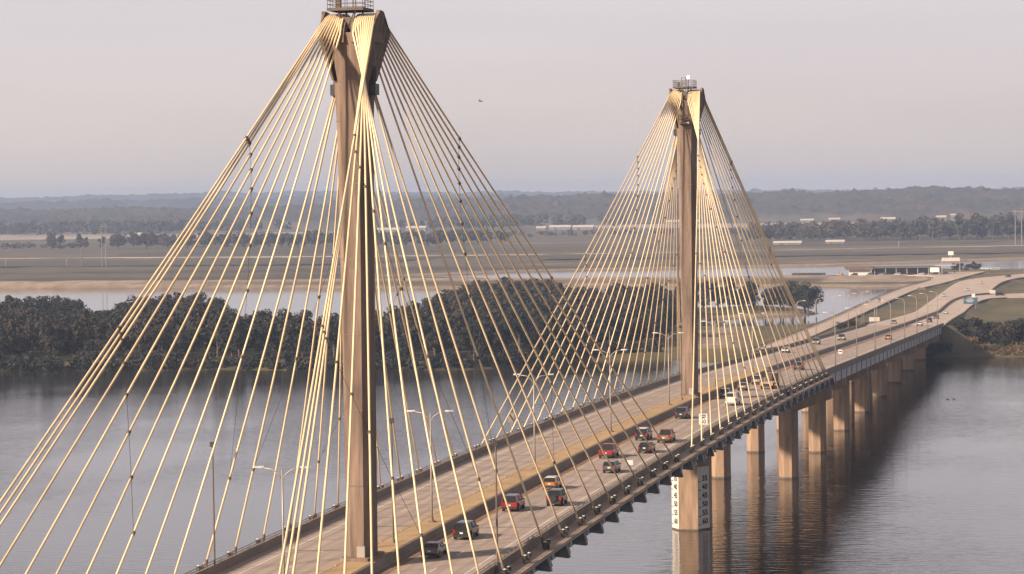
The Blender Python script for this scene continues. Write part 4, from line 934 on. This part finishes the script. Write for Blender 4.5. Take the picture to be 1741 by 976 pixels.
V = np.concatenate(V); o = bpy.data.objects.new('bank_scrub', np_mesh('bank_scrub', V, np.arange(len(V)).reshape(-1, 4), 'scrubm')); col.objects.link(o); tag(o, 'brown scrub and tall grass on the right bank', 'scrub', kind='stuff')
# bushes on the embankment by the left parapet
for i, (x, y, s) in enumerate([(-22, 700 + 60, .3), (-20, 790, .3), (-19, 820, .26)]): tree(x, y, heightz(x, y) - .3, PROT[i], s, 1.9, f'low dark bush beside the left bridge end, {nth[i]} along the grass', 'low bushes by the bridge end', 'bush', 'bush', False)
# tree lines on the plain
cnt = 0
for i in range(46):
    x = -1206 + (i + random.uniform(-.3, .3)) * (530 / 45.); y = 3085 - (x + 1206) * .333 + random.uniform(-15, 15)
    if i in (3, 6, 10): continue
    tree(x, y, 1.8, random.choice(FPROT), random.uniform(1.05, 1.5), random.uniform(.8, 1.0), f'grey-brown tree in the left tree line across the plain, {nth_word(cnt + 1)} from the left', 'left tree line across the plain'); cnt += 1
for i in range(40):
    x = -336 + (i + random.uniform(-.3, .3)) * 9.2; y = 3050 + random.uniform(-15, 15)
    tree(x, y, 1.8, random.choice(FPROT), random.uniform(.85, 1.3) * (1 + .018 * i), random.uniform(.9, 1.15), f'grey-brown tree in the right tree line across the plain, {nth_word(i + 1)} from the left', 'right tree line across the plain')
def wood_mass(name, label, pts, nq, leaf, hr, wr):
    V = []
    for j, (x, y, z) in enumerate(pts):
        v, _ = crown_arrays(random.uniform(*hr), random.uniform(*wr), nq, leaf, 5000 + j); V.append(v + np.array([x, y, z]))
    V = np.concatenate(V); o = bpy.data.objects.new(name, np_mesh(name, V, np.arange(len(V)).reshape(-1, 4), 'leaf_far')); col.objects.link(o); tag(o, label, 'wood', kind='stuff')
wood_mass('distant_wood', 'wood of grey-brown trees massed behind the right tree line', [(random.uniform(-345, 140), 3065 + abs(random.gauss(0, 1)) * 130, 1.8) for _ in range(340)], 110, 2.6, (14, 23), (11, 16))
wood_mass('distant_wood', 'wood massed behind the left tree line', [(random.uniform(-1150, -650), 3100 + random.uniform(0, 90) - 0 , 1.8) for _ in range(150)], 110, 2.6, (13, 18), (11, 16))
hp = []
for cx, cy, sx, sy, n in [(-1560, 4550, 130, 60, 70), (-1690, 4700, 60, 40, 18), (-1430, 4620, 60, 40, 22), (-980, 4600, 120, 50, 60), (-1800, 4500, 120, 60, 40), (-560, 5300, 80, 60, 10), (-250, 5300, 90, 60, 20)]:
    hp += [(random.gauss(cx, sx / 1.6), random.gauss(cy, sy), 1.8) for _ in range(n)]
wood_mass('distant_wood', 'scattered blue-grey groves in front of the hills', hp, 120, 3.2, (16, 26), (16, 26))
for i, (x, y) in enumerate([(-880, 4560), (-850, 4560), (-822, 4570), (-745, 4600)]): tree(x, y, 1.8, FPROT[i], 1.6, 1.0, f'round blue-grey tree by the white barns, {nth[i]} from the left', 'trees by the white barns')
scr = [(random.uniform(-1000, -250), random.uniform(3650, 3900), 1.6) for _ in range(110)] + [(random.uniform(-1350, -1200), random.uniform(3150, 3250), 1.6) for _ in range(25)]
wood_mass('field_scrub', 'low scrub hedges across the far fields', scr, 40, 2.2, (4, 8), (9, 18))

# ------------------------------------------------------------ hills with forest canopy
def ridge(name, x0, x1, y0, y1, crest, step, bump, seed, base=12):
    xs_ = np.arange(x0, x1, step); ys_ = np.concatenate([[y0 - .1], np.arange(y0, y1, step * 1.4)]); V = []
    for j, y in enumerate(ys_):
        u = (y - y0) / (y1 - y0)
        for x in xs_:
            yo = 90 * mnoise.noise(Vector((x * .004, seed, 0)))
            zc = np.interp(x, [c[0] for c in crest], [c[1] for c in crest])
            prof = base + (zc - base) * min(1, u * 1.6) ** .8
            n1 = mnoise.fractal(Vector((x * .004, y * .003, seed)), 1, 2, 3) * (4 + 9 * min(1, u * 1.5)); n2 = (mnoise.noise(Vector((x * .05, y * .04, seed + 3))) ** 2) * bump * 1.5 + mnoise.noise(Vector((x * .09, y * .07, seed))) * bump * .4
            V.append((x, y + yo, 0 if j == 0 else max(2, prof + n1 + n2)))
    nx_, ny_ = len(xs_), len(ys_); id_ = np.arange(nx_ * ny_).reshape(ny_, nx_); q = np.stack([id_[:-1, :-1], id_[:-1, 1:], id_[1:, 1:], id_[1:, :-1]], -1).reshape(-1, 4)
    o_ = bpy.data.objects.new(name, np_mesh(name, V, q, 'hill')); col.objects.link(o_); return struct(o_)
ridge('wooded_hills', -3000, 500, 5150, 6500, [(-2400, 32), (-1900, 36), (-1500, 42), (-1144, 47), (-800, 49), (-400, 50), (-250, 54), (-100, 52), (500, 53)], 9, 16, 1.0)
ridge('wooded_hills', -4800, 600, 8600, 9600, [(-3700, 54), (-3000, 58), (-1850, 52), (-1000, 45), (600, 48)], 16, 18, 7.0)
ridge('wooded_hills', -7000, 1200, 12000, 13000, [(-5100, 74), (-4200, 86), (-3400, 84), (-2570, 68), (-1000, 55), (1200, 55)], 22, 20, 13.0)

# ------------------------------------------------------------ far buildings, masts, station
def barn(x, y, w, d, h, label, rz=0, m='barnw', name='barn', cat='barn'):
    t = empty(name, (x, y, 1.8), rz, label, cat, 'pale farm buildings on the plain')
    MB().box((0, 0, h / 2), (w, d, h)).build('wall', m, t)
    mb = MB(); mb.loft([[(xx, -d / 2 - .6, h), (xx, d / 2 + .6, h), (xx, 0, h + d * .28)] for xx in (-w / 2 - .6, w / 2 + .6)]); mb.build('roof', 'roofm', t)
    mb = MB(); mb.box((-w * .2, -d / 2 - .06, h * .38), (w * .12, .1, h * .76)); mb.build('door', 'dark', t)
    mb = MB()
    for k in range(3): mb.box((w * (.05 + .13 * k), -d / 2 - .05, h * .6), (w * .05, .08, h * .25))
    mb.build('window', 'glass', t)
for a in [(-822, 4440, 36, 12, 4.5, 'long pale barn left of the pair below the hills'), (-776, 4400, 34, 12, 4.5, 'long pale barn right of the pair below the hills'), (-862, 4480, 16, 10, 3, 'small white shed left of the two long barns'), (-1369, 3871, 18, 8, 4, 'white shed by the left treeline end'), (-1352, 3850, 6, 6, 6, 'tall white shed beside the left white shed'), (-1432, 4080, 10, 8, 6, 'small grey-white house at the far left'),
          (-1111, 4420, 40, 12, 4, 'long pale shed showing left of the nearer tower'), (-1072, 4460, 34, 12, 6, 'pale barn right of the long shed by the tower'), (-700, 5000, 60, 14, 5, 'long white greenhouse between the towers'), (-480, 5090, 24, 10, 4, 'white farmhouse below the right hills, leftmost'), (-430, 5095, 20, 10, 5, 'white farmhouse below the right hills, second'), (-330, 5080, 26, 12, 4.5, 'white barn below the right hills, third'), (-232, 5060, 18, 10, 7, 'white barn on the right above the tree line'), (-212, 5090, 9, 9, 10, 'tall white silo shed on the right above the tree line'),
          (-270, 2846, 30, 8, 2.2, 'low white trailer in front of the right tree line, left one'), (-222, 2882, 20, 8, 2.2, 'low white trailer in front of the right tree line, right one'), (-940, 3600, 34, 10, 4, 'low white shed right of the nearer tower')]: barn(*a)
def mast(x, y, h, label, kind):
    t = empty('power_mast', (x, y, 1.6), 0, label, 'power mast')
    mb = MB()
    if kind == 'H':
        for s in (-3.2, 3.2): mb.tube([(s, 0, 0), (s, 0, h)], [.55, .38], 8)
        mb.build('pole', 'mast', t); MB().box((0, 0, h - 2.6), (15, .6, .8)).build('cross_arm', 'mast', t)
        mb = MB(); mb.tube([(-3.2, 0, h - 4), (3.2, 0, h - 14)], .2, 5); mb.tube([(3.2, 0, h - 4), (-3.2, 0, h - 14)], .2, 5); mb.build('brace', 'mast', t)
    elif kind == 'twin':
        for s in (-1.9, 1.9): mb.tube([(s, 0, 0), (s, 0, h)], [.45, .3], 8)
        mb.build('pole', 'mast', t); MB().box((0, 0, h - 3), (7, .4, .5)).build('cross_arm', 'mast', t)
    else:
        mb.tube([(0, 0, 0), (0, 0, h)], [.5, .35], 8); mb.build('pole', 'pole_d' if kind == 'dark' else 'mast', t); MB().box((0, 0, h - 1.2), (3.2, .3, .3)).build('cross_arm', 'pole_d' if kind == 'dark' else 'mast', t)
mast(-797, 2149, 39, 'tall pale twin-pole power mast on the left plain', 'twin'); mast(-821, 2158, 18, 'dark single pole left of the twin power mast', 'dark'); mast(-18.7, 2674, 37, 'tall pale H-frame power mast at the right edge', 'H')
for i, (x, y) in enumerate([(-905, 2190), (-845, 2185), (-735, 2190), (-290, 2480), (-130, 2560), (-560, 2240)]): mast(x, y, 8, f'small pale utility pole on the plain, {nth[i]} in the scattered row', 'pale')
# station with long flat canopy
st = empty('station_building', (-66, 1640, 3.6), R(4), 'long low station building with brown fascia and flat canopy by the water', 'station')
MB().box((-24, 0, 2.4), (14, 12, 4.8)).build('wall', 'white', st); rf = MB().box((-3, 0, 5.3), (62, 16, .8)).build('roof', 'rust', st)
MB().box((-24, -8.3, 5.0), (18, .5, 2.4)).build('fascia', 'brownw', rf); MB().box((4, -8.1, 5.75), (50, .3, .2)).build('roof_edge', 'barnw', rf)
MB().box((3, 2, 2.3), (38, 8, 4.6)).build('glazed_front', 'glass', st)
for k in range(7): MB().box((-14 + 7 * k, -6.5, 2.5), (.5, .5, 5.1)).build('column', 'pole', st)
MB().box((32, -1, 6.0), (14, 8, .35)).build('canopy', 'roofm', st)
for x in (29, 38): MB().box((x, -1, 2.9), (.5, .5, 6.0)).build('canopy_column', 'dark', st)
def simple_parked(x, y, colr, kind, label, rz): car(kind, colr, x, y, True, label, z=3.75, rz=rz)['group'] = 'cars parked at the station'
for i, (x, y, cl) in enumerate([(-102, 1626, 'orange'), (-92, 1622, 'black'), (-82, 1624, 'silver'), (-74, 1622, 'grey'), (-64, 1622, 'white'), (-56, 1622, 'black'), (-48, 1622, 'silver'), (-40, 1626, 'black'), (-34, 1628, 'grey')]):
    simple_parked(x, y, cl, 'suv', f'{ {"orange":"brown"}.get(cl, cl)} parked suv in front of the station, {nth[i]} from the left', 1.3 + .3 * (i % 3))
sgn = empty('pylon_sign', (-33, 1690, 3.2), 0, 'tall pole sign with square white panel above a wide cream panel', 'pylon sign')
mb = MB(); mb.tube([(-6, 0, 0), (-6, 0, 9.5)], .25, 6); mb.tube([(6, 0, 0), (6, 0, 9.5)], .25, 6); mb.tube([(0, 0, 8), (0, 0, 13.5)], .25, 6); mb.build('pole', 'pole', sgn)
MB().box((0, 0, 9), (12, .5, 2.4)).build('lower_panel', 'roofm', sgn); MB().box((0, 0, 13.2), (3.6, .5, 2.6)).build('upper_panel', 'white', sgn)
tk = empty('lorry', (-44, 1668, 3.7), R(75), 'pale box lorry parked right of the station canopy', 'lorry')
MB().box((0, -1.5, 2.2), (2.6, 7, 3.0)).build('cargo_box', 'white', tk, bevel=.05); MB().box((0, 3.4, 1.7), (2.4, 2.2, 2.2)).build('cab', 'roofm', tk, bevel=.2); MB().box((0, 4.5, 2.1), (2.1, .1, .8)).build('windshield', 'glass', tk)
for s in (-1, 1):
    for y in (-4, -2.8, 3.4): MB().tube([(s * .9, y, .5), (s * 1.25, y, .5)], .5, 12).build('wheel', 'tyre', tk)
def boat(x, y, L, label, hm, name='boat', rz=0.0, cab=True):
    t = empty(name, (x, y, 0), rz, label, name)
    mb = MB(); mb.loft([[(xx, -w, .9), (xx, -w * .7, -.3), (xx, w * .7, -.3), (xx, w, .9)] for xx, w in ((-L / 2, L * .10), (-L * .2, L * .13), (L * .25, L * .11), (L / 2, L * .02))]); mb.build('hull', hm, t)
    if cab: MB().box((-L * .1, 0, 1.7), (L * .4, L * .13, 1.6)).build('cabin', hm, t); MB().box((-L * .1, 0, 2.0), (L * .36, L * .135, .5)).build('window', 'glass', t)
boat(-140, 1800, 24, 'dark flat barge lying in the far channel', 'rust', 'barge', 0, False)
boat(-8, 1838, 16, 'white cabin boat moored at the right, beyond the grass bank, nearer one', 'white', rz=.2); boat(-16, 1848, 14, 'white boat moored left of the cabin boat', 'white', rz=.1)
MB().box((-22, 1845, .7), (26, 2, .4)).build('dock', 'roofm'); tag(bpy.data.objects['dock'], 'pale floating dock beside the white boats', 'dock')

# ------------------------------------------------------------ birds
def bird(name, loc, s, label, flying, m):
    mb = MB(); y = [-.5, -.38, -.1, .2, .4, .5, .6]; r_ = [.02, .06, .11, .10, .05, .05, .01]
    mb.tube([(0, a * s, 0) for a in y], [q * s for q in r_], 7)
    if flying:
        for d in (-1, 1): mb.add([(d * .05 * s, -.12 * s, .02), (d * .05 * s, .18 * s, .02), (d * .5 * s, .22 * s, .25 * s), (d * 1.05 * s, .0, .10 * s), (d * .5 * s, -.02 * s, .2 * s), (d * .5 * s, .1 * s, .21 * s)], [(0, 1, 2, 4), (4, 2, 3)])
    else: mb.tube([(0, .3 * s, 0), (0, .42 * s, .25 * s), (0, .6 * s, .26 * s)], [.06 * s, .05 * s, .01 * s], 6)
    o_ = mb.build(name, m); o_.location = loc; tag(o_, label, 'bird'); return o_
b = bird('bird', (69 - 3, -279 + 250, 59.5 + 8.3), 1.0, 'small dark gull flying between the towers', True, 'dark'); b.scale = (.5, .5, .5); b.location = (19.3, -29.8, 67.9); b.rotation_euler = (0, R(15), R(60))
for i, x in enumerate((27.6, 29.4)):
    b = bird('duck', (x, 548, .1), .9, ['left one of two ducks on the calm right water', 'right one of two ducks on the calm right water'][i], False, 'dark'); b.rotation_euler = (0, 0, R(90)); b['group'] = 'ducks on the river'

# ------------------------------------------------------------ haze
hz, th, bh = new_mat('haze_air'); th.nodes.remove(bh); vo = th.nodes.new('ShaderNodeVolumePrincipled'); vo.inputs['Color'].default_value = (0.41, 0.53, 0.80, 1); vo.inputs['Density'].default_value = 0.000088; vo.inputs['Anisotropy'].default_value = 0.0
th.links.new(vo.outputs[0], th.nodes['Material Output'].inputs['Volume'])
M['haze'] = hz
mb = MB(); mb.add([(x, y, z) for x in (-15500, 5500) for y in (-700, 15500) for z in (-6, 125)], [(0, 1, 3, 2), (4, 6, 7, 5), (0, 4, 5, 1), (2, 3, 7, 6), (0, 2, 6, 4), (1, 5, 7, 3)])
o = mb.build('haze', 'haze'); o['kind'] = 'stuff'; tag(o, 'pale grey-pink haze over the river valley', 'haze')
